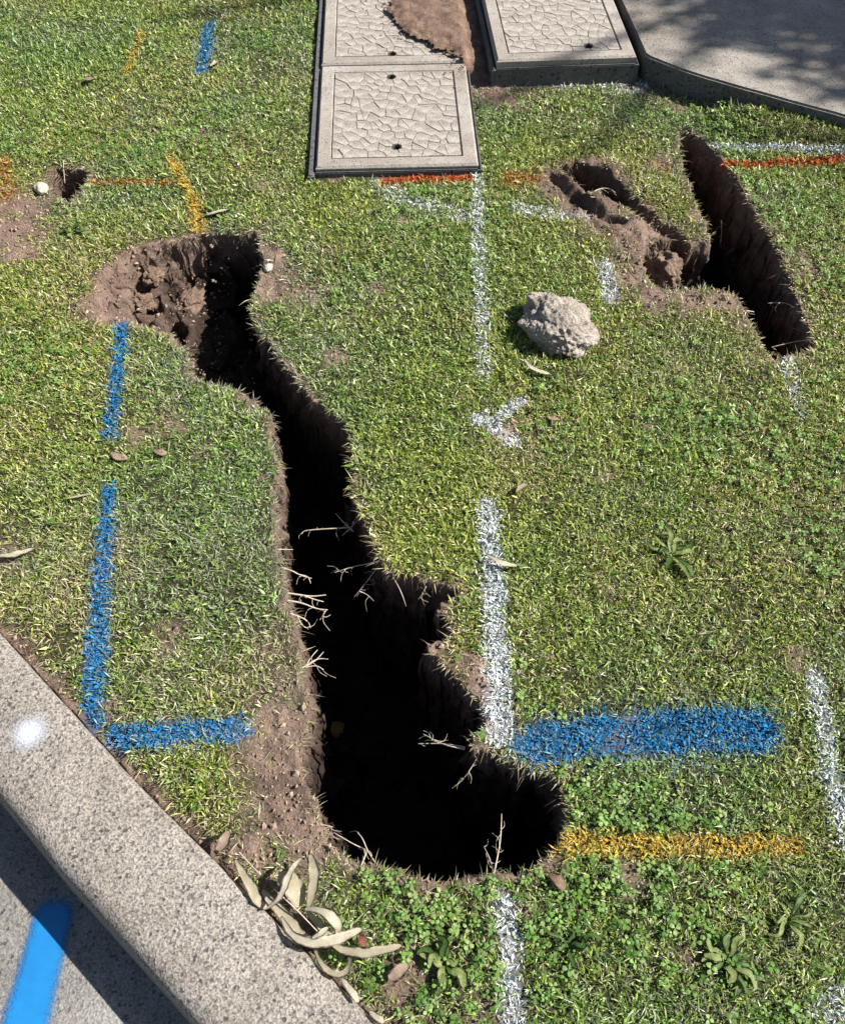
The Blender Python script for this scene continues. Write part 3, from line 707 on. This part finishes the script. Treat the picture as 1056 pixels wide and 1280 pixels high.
tag(link('root_fringe', fringe(HOLES[:5], 1500), M['fibre']), 'fine dry roots fringing the cut turf edges of the trenches', 'roots', kind='stuff')

# ------------------------------------------------------------------ roots one can pick out
def tube_bm(bm, pts, r0, r1, seg=6, smooth=3):
    P = [Vector(p) for p in pts]
    for _ in range(2):                                         # Chaikin smoothing
        if len(P) > 2:
            Q = [P[0]]
            for a, b in zip(P, P[1:]): Q += [a.lerp(b, .25), a.lerp(b, .75)]
            P = Q + [P[-1]]
    rings = []
    for i_, p in enumerate(P):
        t = (P[min(i_+1, len(P)-1)] - P[max(i_-1, 0)]).normalized(); u = t.orthogonal().normalized(); v = t.cross(u)
        r = r0 + (r1 - r0) * i_ / (len(P) - 1); r *= 1 + .25 * mnoise.noise(p * 90)
        rings.append([bm.verts.new(p + (u * math.cos(a * 2 * math.pi / seg) + v * math.sin(a * 2 * math.pi / seg)) * r) for a in range(seg)])
    for a, b in zip(rings, rings[1:]):
        for j in range(seg): bm.faces.new((a[j], a[(j+1)%seg], b[(j+1)%seg], b[j]))
    bm.faces.new(rings[0][::-1]); bm.faces.new(rings[-1])
def z5(p): return (300 + p[0]/2.514, 560 + p[1]/2.514)
def z6(p): return (240 + p[0]/2.112, 840 + p[1]/2.112)
def z7(p): return (840 + p[0]/4.89, 240 + p[1]/4.89)
ROOTS = [   # label, branches (converted px), height at root and at tip, radius
 ('long straight root poking left from the middle of the trench wall', [[z5(p) for p in ((345,250),(260,256),(200,258),(194,270))]], -.05, -.05, .0016),
 ('crossed pale roots on the right side of narrow trench', [[z5(p) for p in ((390,205),(345,255),(320,275))], [z5(p) for p in ((355,262),(325,235),(300,204))]], -.03, -.06, .0018),
 ('knotty root curving left below the crossed pale roots', [[z5(p) for p in ((450,362),(425,362),(360,370),(296,392))], [z5(p) for p in ((330,382),(318,400),(316,418))]], -.03, -.06, .0018),
 ('forked root hanging down beside the knotty root', [[z5(p) for p in ((440,365),(392,430),(358,468))], [z5(p) for p in ((375,450),(400,462),(420,480))]], -.03, -.07, .0013),
 ('topmost root of the cluster on the left trench edge', [[z5(p) for p in ((120,375),(160,385),(190,400),(225,410))], [z5(p) for p in ((185,398),(215,405),(222,425))]], -.004, -.02, .002),
 ('stout forked root of the cluster on left trench edge', [[z5(p) for p in ((140,455),(180,462),(225,466),(270,462))], [z5(p) for p in ((200,464),(235,478),(262,482))]], -.004, -.015, .0022),
 ('thickest root of the cluster on left trench edge', [[z5(p) for p in ((150,480),(195,488),(240,505),(275,509))], [z5(p) for p in ((270,508),(262,525),(250,540))]], -.006, -.02, .0024),
 ('lowest drooping root of the cluster on left trench edge', [[z5(p) for p in ((155,520),(190,532),(215,545),(221,566))], [z5(p) for p in ((180,528),(195,560),(215,568))]], -.006, -.03, .0017),
 ('small spreading fan of pale roots on the left trench edge', [[z5(p) for p in ((195,692),(215,680),(245,660),(277,664))], [z5(p) for p in ((205,690),(222,660),(243,634))], [z5(p) for p in ((205,690),(240,684),(262,696))], [z5(p) for p in ((210,686),(240,668),(262,640))]], -.003, -.008, .0017),
 ('tangled root at the turf corner on right of trench', [[z5(p) for p in ((470,400),(450,410),(490,412),(520,416))], [z5(p) for p in ((480,405),(505,450),(522,497))]], -.015, -.05, .0016),
 ('short root stub on the left trench wall above the cluster', [[z5(p) for p in ((100,322),(125,320),(166,318))]], -.01, -.02, .0016),
 ('tiny root stub high on the left trench wall', [[z5(p) for p in ((100,70),(122,76),(147,92))]], -.01, -.02, .0013),
 ('thin vertical root near the right turf edge', [[z5(p) for p in ((585,435),(575,455),(560,475))]], -.01, -.03, .0012),
 ('bent branching root at the near edge of the pit', [[z6(p) for p in ((440,525),(452,500),(462,470),(430,458),(374,425))], [z6(p) for p in ((462,470),(450,440),(437,425))], [z6(p) for p in ((462,470),(474,490),(490,515))]], .004, .0, .0018),
 ('short root stub beside the bent branching root', [[z6(p) for p in ((330,404),(350,405),(372,409))]], -.004, -.006, .0012),
 ('upper root reaching left from the hanging turf tuft', [[z6(p) for p in ((720,205),(670,195),(640,180),(610,164))]], -.02, -.04, .0016),
 ('lower root reaching left from the hanging turf tuft', [[z6(p) for p in ((720,200),(690,194),(650,188),(596,190))], [z6(p) for p in ((650,188),(630,180),(614,182))]], -.02, -.05, .0017),
 ('drooping root below the hanging turf tuft', [[z6(p) for p in ((765,205),(740,250),(715,285),(686,308))], [z6(p) for p in ((730,265),(738,280),(735,295))]], -.02, -.06, .0014),
 ('long upright root at the near rim of the pit', [[z6(p) for p in ((797,530),(806,490),(815,440),(817,375))]], .0, -.02, .0016),
 ('leaning root beside the upright one at the near rim', [[z6(p) for p in ((797,532),(788,500),(770,460))], [z6(p) for p in ((790,505),(780,500),(776,480))]], .0, -.03, .0018),
 ('pale bent root high in the right trench', [[z7(p) for p in ((765,722),(740,704),(700,676),(650,674),(583,682))], [z7(p) for p in ((655,676),(640,690),(636,702))]], -.02, -.04, .0022),
 ('long pale root lying across the tip of right trench', [[z7(p) for p in ((875,906),(800,908),(720,918),(605,948))]], -.012, -.05, .0022),
 ('short root stub at the left edge of right trench', [[z7(p) for p in ((430,727),(460,727),(502,729))]], -.004, -.02, .0022),
 ('thin vertical root in the dark of the right trench', [[z7(p) for p in ((300,175),(302,240),(300,302))]], -.05, -.12, .0016),
 ('thin root arching over the earth furrow', [[(660 + a/4.4, 180 + b_/4.4) for a, b_ in ((340,280),(370,255),(420,236),(460,250),(480,268))]], .004, .004, .002),
 ('thin stem hanging over the small dark hole', [[(79,200),(80,215),(81,228)]], .004, -.02, .0016),
]
for lab, brs, za, zb, r in ROOTS:
    bm = bmesh.new()
    for bi, br in enumerate(brs):
        nbr = len(br); P_ = []
        for j, p in enumerate(br):
            zz = za + (zb - za) * j / max(1, nbr - 1)
            if bi > 0: zz -= .003
            P_.append(G(p[0], p[1], zz) + Vector((0, 0, .002 * math.sin(j * 2.1))))
        tube_bm(bm, P_, r * (1 if bi == 0 else .75), r * .35)
    rt = random.Random(lab)
    for q in range(rt.randint(3, 6)):                          # fine rootlets
        br = brs[rt.randrange(len(brs))]; j = rt.randrange(len(br) - 1); f_ = rt.random()
        zz = za + (zb - za) * (j + f_) / max(1, len(br) - 1)
        p0 = G(br[j][0] + (br[j+1][0] - br[j][0]) * f_, br[j][1] + (br[j+1][1] - br[j][1]) * f_, zz); a_ = rt.uniform(0, 6.28); l_ = rt.uniform(.008, .03)
        tube_bm(bm, [p0, p0 + Vector((math.cos(a_) * l_ * .5, math.sin(a_) * l_ * .5, -.002)), p0 + Vector((math.cos(a_ + .5) * l_, math.sin(a_ + .5) * l_, -l_ * rt.uniform(.1, .8)))], r * .4, r * .15, 4)
    tag(link('root', mesh_bm('root', bm, True), M['root']), lab, 'root', 'roots sticking out of the trench walls')

# yellow pipe crossing the bottom of the pit
bm = bmesh.new(); b_ = G(430, 915, -.62); a = b_ + Vector((-.35, .05, 0))
tube_bm(bm, [a, a.lerp(b_, .5), b_], .025, .025, 20)
tag(link('gas_pipe', mesh_bm('gas_pipe', bm, True), M['pipe']), 'yellow pipe barely showing in the dark bottom of the pit', 'pipe')

# ------------------------------------------------------------------ clods and stones
def clod(name, label, cat, loc, r, mat, seed, amp=.28, freq=2.2, group=None, colr=None, sub=5):
    bm = bmesh.new(); bmesh.ops.create_icosphere(bm, subdivisions=sub, radius=1)
    o_ = Vector((seed * 7.3, seed * 3.1, seed))
    for v in bm.verts:
        p = v.co.copy()
        k_ = 1 + amp * mnoise.fractal(p * freq + o_, 1, 2, 4) + amp * .2 * mnoise.noise(p * 9 + o_) + .035 * mnoise.noise(p * 17 + o_) + .035 * mnoise.noise(p * 33 + o_)
        # facets where lumps broke off
        c = mnoise.cell(p * 1.7 + o_) * amp * .25
        v.co = Vector((p.x * r[0], p.y * r[1], p.z * r[2])) * (k_ + c - amp * .9 * mnoise.voronoi(p * 1.3 + o_)[0][0] + amp * .3)
        if v.co.z < -r[2] * .6: v.co.z = -r[2] * .6 + (v.co.z + r[2] * .6) * .2
    me = mesh_bm(name, bm, True)
    if colr is not None:
        at = me.color_attributes.new('Col', 'FLOAT_COLOR', 'POINT')
        at.data.foreach_set('color', np.tile(np.array([*colr, 1], np.float32), len(me.vertices)))
    o = link(name, me, mat); o.location = loc; o.rotation_euler.z = seed * .7
    return tag(o, label, cat, group)
c = G(697, 404, .035)
clod('soil_clod', 'big rounded lump of pale dried earth sitting on the grass', 'clod', (c.x, c.y, gz(c.x, c.y) + .03), (.10, .083, .055), M['soil'], 3, .2, 1.9, 'clods of dug earth', (.40, .352, .30), 6)
c = G(830, 334, -.05)
clod('soil_clod', 'fibrous brown clod leaning in the pocket of the right trench', 'clod', (c.x, c.y, -.06), (.05, .06, .055), M['soil'], 5, .3, 2.4, 'clods of dug earth', (.24, .17, .125))
for px, py, zz, r, lab, sd in (
    (192, 345, -.075, (.04, .028, .02), 'flat earth clod in the middle of the lit hole shelf', 11),
    (178, 378, -0.100, (.035, .03, .022), 'small earth clod near the lower rim of the hole shelf', 13),
    (238, 378, -.145, (.055, .032, .03), 'earth clod low in the hole above the turf rim', 15)):
    c = G(px, py, zz); clod('soil_clod', lab, 'clod', (c.x, c.y, zz), r, M['soil'], sd, .42, 1.5, 'clods of dug earth', (.22, .155, .115), 5)
for px, py, r, lab, sd in ((51, 233, (.03, .019, .012), 'smooth pale stone lying at the rim of the small hole', 21), (334, 329, (.012, .014, .009), 'small pale stone in the bare earth beside the hole', 22),
        (848, 1090, (.0, 0, 0), '', 0)):
    if not sd: continue
    c = G(px, py, .01); clod('stone', lab, 'stone', (c.x, c.y, gz(c.x, c.y) + r[2] * .5), r, M['pale_stone'], sd, .22, 1.2, None, None, 4)
# earth spilled over the rear lid and the gap beside it
SPILL = GP([(488,18),(500,34),(512,46),(530,50),(545,58),(556,66),(572,74),(584,92),(604,112),(630,106),(622,84),(612,60),(606,30),(600,0),(596,-30),(520,-30),(505,-4),(488,6)], .035)
lo, hi = SPILL.min(0), SPILL.max(0); gxx = np.arange(lo[0]-.02, hi[0]+.02, .006); gyy = np.arange(lo[1]-.02, hi[1]+.02, .006)
A, B = np.meshgrid(gxx, gyy); dd = poly_sdf(SPILL, A, B) + .03 * fbm(A*22, B*22, 3, 91) + .02 * fbm(A*70, B*70, 2, 94)
lx = (A - LID_A0.x) * ex.x + (B - LID_A0.y) * ex.y; ly = (A - LID_A0.x) * ey.x + (B - LID_A0.y) * ey.y
on = sstep(WA + .02, WA - .005, lx) * sstep(.56, .58, ly); floor_z = .0405 * on + .018 * (1 - on) - .02 * sstep(.60, .5, ly) * (1 - on)
H = floor_z + np.clip(-dd, -.01, .05) * .22 + .006 * fbm(A*30, B*30, 3, 92) * (dd < 0)
ii = np.arange(A.size).reshape(A.shape); ok = dd < .004
q = np.stack([ii[:-1,:-1], ii[:-1,1:], ii[1:,1:], ii[1:,:-1]], -1).reshape(-1, 4); okf = ok.ravel()[q].all(1); q = q[okf]
used = np.unique(q); mp = np.zeros(A.size, int); mp[used] = np.arange(len(used))
Vv = np.stack([A, B, H], -1).reshape(-1, 3)[used]
cc = np.array([.20, .135, .10]) * (.8 + .4 * (fbm(Vv[:,0]*20, Vv[:,1]*20, 2, 93)[:, None]*.5+.5))
tag(link('earth_spill', mesh_np('earth_spill', Vv, np.full(len(q), 4), mp[q].ravel(), cc, True), M['soil']), 'brown earth spilled over the rear concrete lid and the gap beside', 'earth')

n = 9000; xx = rng.uniform(lo[0] - .12, hi[0] + .03, n); yy = rng.uniform(lo[1] - .08, hi[1], n); ds = poly_sdf(SPILL, xx, yy)
lx = (xx - LID_A0.x) * ex.x + (yy - LID_A0.y) * ex.y; ly = (xx - LID_A0.x) * ey.x + (yy - LID_A0.y) * ey.y
kp = (ds > -.02) & (rng.random(n) < np.exp(-np.clip(ds, 0, 1) / .022)) & (lx < WA - .004) & (ly > .01); xx, yy = xx[kp], yy[kp]; n = len(xx)
sz = np.clip(rng.gamma(1.4, .0013, n), .0007, .006); zz = LZ + .0035 + sz * .3
oc = np.array([[1,0,0],[-1,0,0],[0,1,0],[0,-1,0],[0,0,1],[0,0,-1]], float); Pq = oc[None] * (sz[:, None, None] * rng.uniform(.5, 1.4, (n, 6, 1))); Pq[..., 2] *= .5
Pq += np.stack([xx, yy, zz], -1)[:, None, :]; Fq = np.array([[0,2,4],[2,1,4],[1,3,4],[3,0,4],[2,0,5],[1,2,5],[3,1,5],[0,3,5]])
tag(link('loose_soil', mesh_np('loose_soil', Pq.reshape(-1, 3), np.full(n * 8, 3), ((np.arange(n) * 6)[:, None, None] + Fq).ravel(), np.repeat(np.array([[.20, .14, .105]]) * rng.uniform(.6, 1.4, (n, 1)), 6, 0)), M['crumb']), 'scattered brown soil crumbs around the earth on the rear lid', 'soil', kind='stuff')

# ------------------------------------------------------------------ fallen leaves
def ribbon(pts, wid, cup=.25, roll=0.0, sharp=.9):
    cup *= .35; wid *= 1.18
    P = [Vector(p) for p in pts]
    for _ in range(2):
        if len(P) > 2:
            Q = [P[0]]
            for a, b in zip(P, P[1:]): Q += [a.lerp(b, .25), a.lerp(b, .75)]
            P = Q + [P[-1]]
        else: P = [P[0], P[0].lerp(P[1], .25), P[0].lerp(P[1], .5), P[0].lerp(P[1], .75), P[1]]
    bm = bmesh.new(); rows = []; n = len(P)
    for i_, p in enumerate(P):
        t = (P[min(i_+1, n-1)] - P[max(i_-1, 0)]).normalized(); s = t.cross(Vector((0, 0, 1))).normalized(); u = s.cross(t)
        a = roll * (1.6 * i_ / (n-1) - .6) + .12 * math.sin(i_ * 1.3 + wid * 900); s2 = s * math.cos(a) + u * math.sin(a); u2 = u * math.cos(a) - s * math.sin(a)
        q = i_ / (n - 1); prof_ = max(.05, math.sin(math.pi * (q ** 1.15 * .95 + .025)) ** sharp); h = wid / 2 * prof_ * (1 + .12 * math.sin(i_ * 2.1 + wid * 700))
        rows.append([bm.verts.new(p - s2*h + u2*h*cup), bm.verts.new(p - s2*h*.5 + u2*h*cup*.3), bm.verts.new(p), bm.verts.new(p + s2*h*.5 + u2*h*cup*.3), bm.verts.new(p + s2*h + u2*h*cup)])
    for a, b in zip(rows, rows[1:]):
        for j in range(4): bm.faces.new((a[j], a[j+1], b[j+1], b[j]))
    r = bmesh.ops.solidify(bm, geom=bm.faces[:], thickness=.0003)
    return bm
def zl(p): return (240 + p[0]/3.77, 1020 + p[1]/3.77)
LEAVES = [ # label, points (zoom px, height), width m, material, roll
 ('long curved pale dry leaf lowest across the pile by kerb', [((420,475),.02),((470,570),.03),((560,603),.035),((660,592),.035),((740,562),.03),((798,533),.02)], .015, 'drypale', .3),
 ('long pale dry leaf pointing right from the pile by kerb', [((640,590),.02),((700,630),.022),((790,650),.025),((880,640),.025),((988,612),.018)], .0135, 'dry', .3),
 ('upright tapering dry leaf at the top of the pile', [((545,445),.02),((568,350),.035),((580,270),.04),((556,180),.04)], .016, 'dry', .2),
 ('curled pale dry leaf arching right in the pile', [((530,440),.022),((600,440),.032),((660,478),.034),((692,520),.025),((684,560),.012)], .014, 'drypale', .4),
 ('broad cupped dry leaf in the middle of the pile', [((405,285),.03),((450,300),.035),((490,350),.03),((505,430),.012)], .030, 'dry', .7),
 ('narrow pale dry leaf curving up across the pile', [((350,440),.03),((410,395),.042),((440,330),.048),((465,255),.046),((515,200),.04)], .0095, 'drypale', .3),
 ('tan dry leaf standing along the kerb above the pile', [((203,205),.03),((245,280),.025),((288,350),.02),((305,405),.018),((355,440),.015)], .014, 'dry', .6),
 ('dry leaf coiled into a ring at the foot of the pile', [((575,610),.015),((595,680),.018),((655,745),.02),((715,750),.022),((748,700),.022),((738,655),.02)], .010, 'dry', .8),
 ('shaded grey dry leaf under the middle of the pile', [((330,350),.012),((370,400),.012),((450,480),.012),((500,560),.014),((570,590),.014)], .016, 'dry', .3),
 ('second shaded dry leaf running under the pile', [((540,450),.01),((600,510),.01),((650,570),.012),((700,620),.01)], .012, 'dry', .3),
 ('small pale leaf on the kerb edge below the pile', [((705,765),.014),((745,815),.02),((785,880),.02)], .0095, 'drypale', .4),
 ('pale leaf sliver against the kerb at the bottom edge', [((835,920),.015),((870,950),.02),((905,975),.02)], .009, 'drypale', .3),
 ('pinkish brown leaf on soil above the leaf pile', [((172,70),.014),((155,115),.02),((120,165),.012)], .017, 'drypink', .5),
 ('short pale leaf piece crossing the long curved leaf', [((565,580),.036),((600,560),.04),((642,526),.038)], .008, 'drypale', .2),
 ('small dark red leaf right of the leaf pile', [((775,555),.014),((800,585),.02),((815,615),.014)], .012, 'dryred', .5),
 ('grey brown leaf on the grass right of the pile', [((1015,700),.014),((975,735),.02),((930,775),.014)], .018, 'drypink', .4),
]
for lab, P_, wd, mt, roll in LEAVES:
    me = mesh_bm('dry_leaf', ribbon([G(*zl(p), h + .004) for p, h in P_], wd, .3, roll, .75), True)
    tag(link('dry_leaf', me, M[mt]), lab, 'leaf', 'dry leaves fallen on the ground')
for lab, P_, wd, mt in (
 ('long pale leaf cut by the left picture edge', [((-8,695),.016),((12,694),.02),((28,691),.02),((43,685),.014)], .0135, 'drypale'),
 ('pale leaf lying across the long white line', [((608,693),.016),((622,701),.022),((634,706),.022),((647,707),.014)], .012, 'drypale'),
 ('pale leaf under the big lump of earth', [((655,448),.014),((666,462),.018),((690,468),.012)], .012, 'drypale'),
 ('small pink dead leaf right of the dashed blue line', [((138,565),.008),((148,571),.012),((160,574),.009)], .02, 'drypink'),
 ('curled orange brown leaf on the far left grass', [((104,99),.012),((111,98),.016),((119,97),.012)], .026, 'drypink'),
 ('small pale leaf beside the far blue dash', [((263,82),.018),((269,77),.022),((275,75),.016)], .016, 'drypale'),
 ('pale sliver of leaf right of the yellow line', [((258,268),.016),((272,264),.022),((287,261),.016)], .013, 'drypale'),
 ('dark brown leaf tucked in grass at the near pit rim', [((686,1092),.012),((697,1100),.016),((706,1112),.012)], .017, 'drybrown'),
 ('pale torn leaf in grass left of the white arrowhead row', [((645,615),.016),((652,608),.02),((659,604),.014)], .012, 'dry'),
 ('small reddish leaf on grass right of the arrowhead', [((683,520),.008),((692,523),.012),((700,524),.008)], .016, 'drypink'),
 ('pinkish leaf scrap left of the narrow trench', [((192,562),.008),((201,566),.012),((209,567),.009)], .018, 'drypink'),
 ('pale stalk lying on the kerbside grass', [((82,623),.012),((100,620),.014),((118,616),.012)], .006, 'dry'),
):
    me = mesh_bm('dry_leaf', ribbon([G(*p, h) for p, h in P_], wd, .3, .5, 1.0), True)
    tag(link('dry_leaf', me, M[mt]), lab, 'leaf', 'dry leaves fallen on the ground')
for lab, P_, r in (('thin straight twig lying through the leaf pile', [((385,345),.035),((490,440),.035),((590,545),.02)], .0013), ('thin twig at the upper end of the leaf pile', [((222,172),.02),((270,225),.025),((322,278),.022)], .0013)):
    bm = bmesh.new(); tube_bm(bm, [G(*zl(p), h) for p, h in P_], r, r * .6)
    tag(link('twig', mesh_bm('twig', bm, True), M['root']), lab, 'twig', 'twigs in the leaf pile')

# ------------------------------------------------------------------ broad-leaved weeds
def weed(px, py, label, nl, length, width, mat, seed, name='weed'):
    r = random.Random(seed); c = G(px, py, .004); t = bpy.data.objects.new(name, None); col.objects.link(t); t.empty_display_size = .05
    t.location = (c.x, c.y, gz(c.x, c.y)); tag(t, label, 'weed', 'broad leaved weeds in the lawn')
    for k_ in range(nl):
        a = k_ * 2.4 + r.uniform(-.7, .7); Lf = length * r.uniform(.4, 1.15); h = r.uniform(.004, .014)
        P_ = [Vector((math.cos(a) * q * Lf, math.sin(a) * q * Lf, .006 + h * math.sin(q * 2.4))) for q in (.08, .35, .65, 1)]
        P_[2] += Vector((-math.sin(a), math.cos(a), 0)) * r.uniform(-.016, .016)
        link('leaf', mesh_bm('leaf', ribbon(P_, width * r.uniform(.45, 1.05), .3, r.uniform(-.9, .9), .7), True), M[mat if r.random() < .6 else ('greenweed' if mat == 'weed' else 'weed')], t)
weed(908, 1200, 'large pale broad leaved weed low on the right near grass', 17, .055, .012, 'weed', 1)
weed(838, 695, 'pale flat weed in grass right of the white line', 10, .06, .012, 'weed', 2)
weed(985, 1150, 'dry trailing weed right of the large pale weed', 11, .045, .009, 'weed', 3)
weed(555, 1205, 'grey green leafy weed below the pit near the leaf pile', 12, .042, .015, 'weed', 4)
weed(712, 1185, 'bright green strappy weed right of the nearest white line', 9, .055, .009, 'greenweed', 5)
weed(270, 265, 'pale leafy weed on grass above the big hole', 8, .05, .012, 'weed', 7)
weed(90, 290, 'pale weed clump below the small dark hole', 9, .055, .013, 'weed', 9)

# ------------------------------------------------------------------ spray on concrete
def patch_mesh(name, grid_pts, cover, mat, label):
    ny_, nx__ = cover.shape; ii = np.arange(ny_ * nx__).reshape(ny_, nx__)
    q = np.stack([ii[:-1,:-1], ii[:-1,1:], ii[1:,1:], ii[1:,:-1]], -1).reshape(-1, 4)
    me = mesh_np(name, grid_pts.reshape(-1, 3), np.full(len(q), 4), q.ravel(), None, True)
    at = me.attributes.new('cover', 'FLOAT', 'POINT'); at.data.foreach_set('value', cover.ravel().astype(np.float32))
    o = link(name, me, mat); return tag(o, label, 'paint mark', 'survey paint marks sprayed on the concrete')
c = G(38, 917, KZ); u = np.linspace(-.055, .055, 33); A, B = np.meshgrid(u, u); R_ = np.hypot(A, B)
patch_mesh('paint_mark', np.stack([A + c.x, B + c.y, np.full(A.shape, KZ + .0045)], -1), .55 - .6 * sstep(.0, .05, R_), M['whitespray'], 'soft white sprayed dot on top of the kerb')
P0 = G(72, 1128, KROAD); P1 = G(22, 1320, KROAD); e = (P1 - P0); L_ = e.length; e.normalize(); s_ = Vector((-e.y, e.x, 0))
A, B = np.meshgrid(np.linspace(-.085, .085, 36), np.linspace(-.02, L_, 60))
cov = (.72 - .85 * sstep(.012, .062, np.abs(A) * (1 + .25 * (1 - B / L_)))) * sstep(-.02, .03, B)
pp = np.stack([P0.x + e.x * B + s_.x * A, P0.y + e.y * B + s_.y * A, np.full(A.shape, KROAD + .002)], -1)
patch_mesh('paint_mark', pp, cov, M['bluespray'], 'bright blue sprayed stroke on the gutter below the kerb')

# ------------------------------------------------------------------ the tree whose shade dapples the footpath
tr = random.Random(4)
SH = (2.54, 4.06)                                                     # middle of its shade on the ground
cz = 3.2; off = sun_dir * (cz / sun_dir.z); cc_ = Vector((SH[0] + off.x, SH[1] + off.y, cz))
t = bpy.data.objects.new('street_tree', None); col.objects.link(t); t.location = (cc_.x, cc_.y, 0); t.empty_display_size = .3
tag(t, 'leafy street tree out of view casting dappled shade on the footpath', 'tree')
bm = bmesh.new(); tube_bm(bm, [(0, 0, -.2), (.05, .03, 1.2), (-.04, .02, 2.4), (0, 0, 3.6), (.1, 0, 5.2)], .16, .05, 12)
tips = []
for k_ in range(16):
    a = k_ * 2.4; zb = tr.uniform(2.6, 4.4); rr_ = tr.uniform(1.0, 1.7); e_ = Vector((math.cos(a) * rr_, math.sin(a) * rr_, zb + tr.uniform(.3, 1.2)))
    tube_bm(bm, [(0, 0, zb), (e_.x * .45, e_.y * .45, zb + .35), e_], .045, .012, 7); tips.append(e_)
link('trunk', mesh_bm('trunk', bm, True), M['bark'], t)
pos = []
for _ in range(520):
    while True:
        q = Vector((tr.uniform(-1, 1), tr.uniform(-1, 1), tr.uniform(-1, 1)))
        if q.length < 1: break
    p = Vector((q.x * 1.85, q.y * 1.85, q.z * 1.0 + cz))
    for __ in range(130):
        pos.append(p + Vector((tr.gauss(0, .11), tr.gauss(0, .11), tr.gauss(0, .09))))
n = len(pos); Pn = np.array([p[:] for p in pos]); az = rng.uniform(0, 6.28, n); dn = rng.uniform(.2, 1.2, n); Lf = rng.uniform(.06, .12, n); wf = rng.uniform(.012, .022, n)
dv = np.stack([np.cos(az)*np.cos(dn), np.sin(az)*np.cos(dn), -np.sin(dn)], 1); sv = np.stack([-np.sin(az), np.cos(az), rng.normal(0, .4, n)], 1)
P = np.stack([Pn, Pn + dv*(Lf*.5)[:, None] + sv*wf[:, None], Pn + dv*Lf[:, None], Pn + dv*(Lf*.5)[:, None] - sv*wf[:, None]], 1)
link('crown', mesh_np('crown', P.reshape(-1, 3), np.full(n, 4), np.arange(n*4), np.repeat(np.array([[.07, .11, .035]]) * rng.uniform(.7, 1.4, (n, 1)), 4, 0)), M['treeleaf'], t)
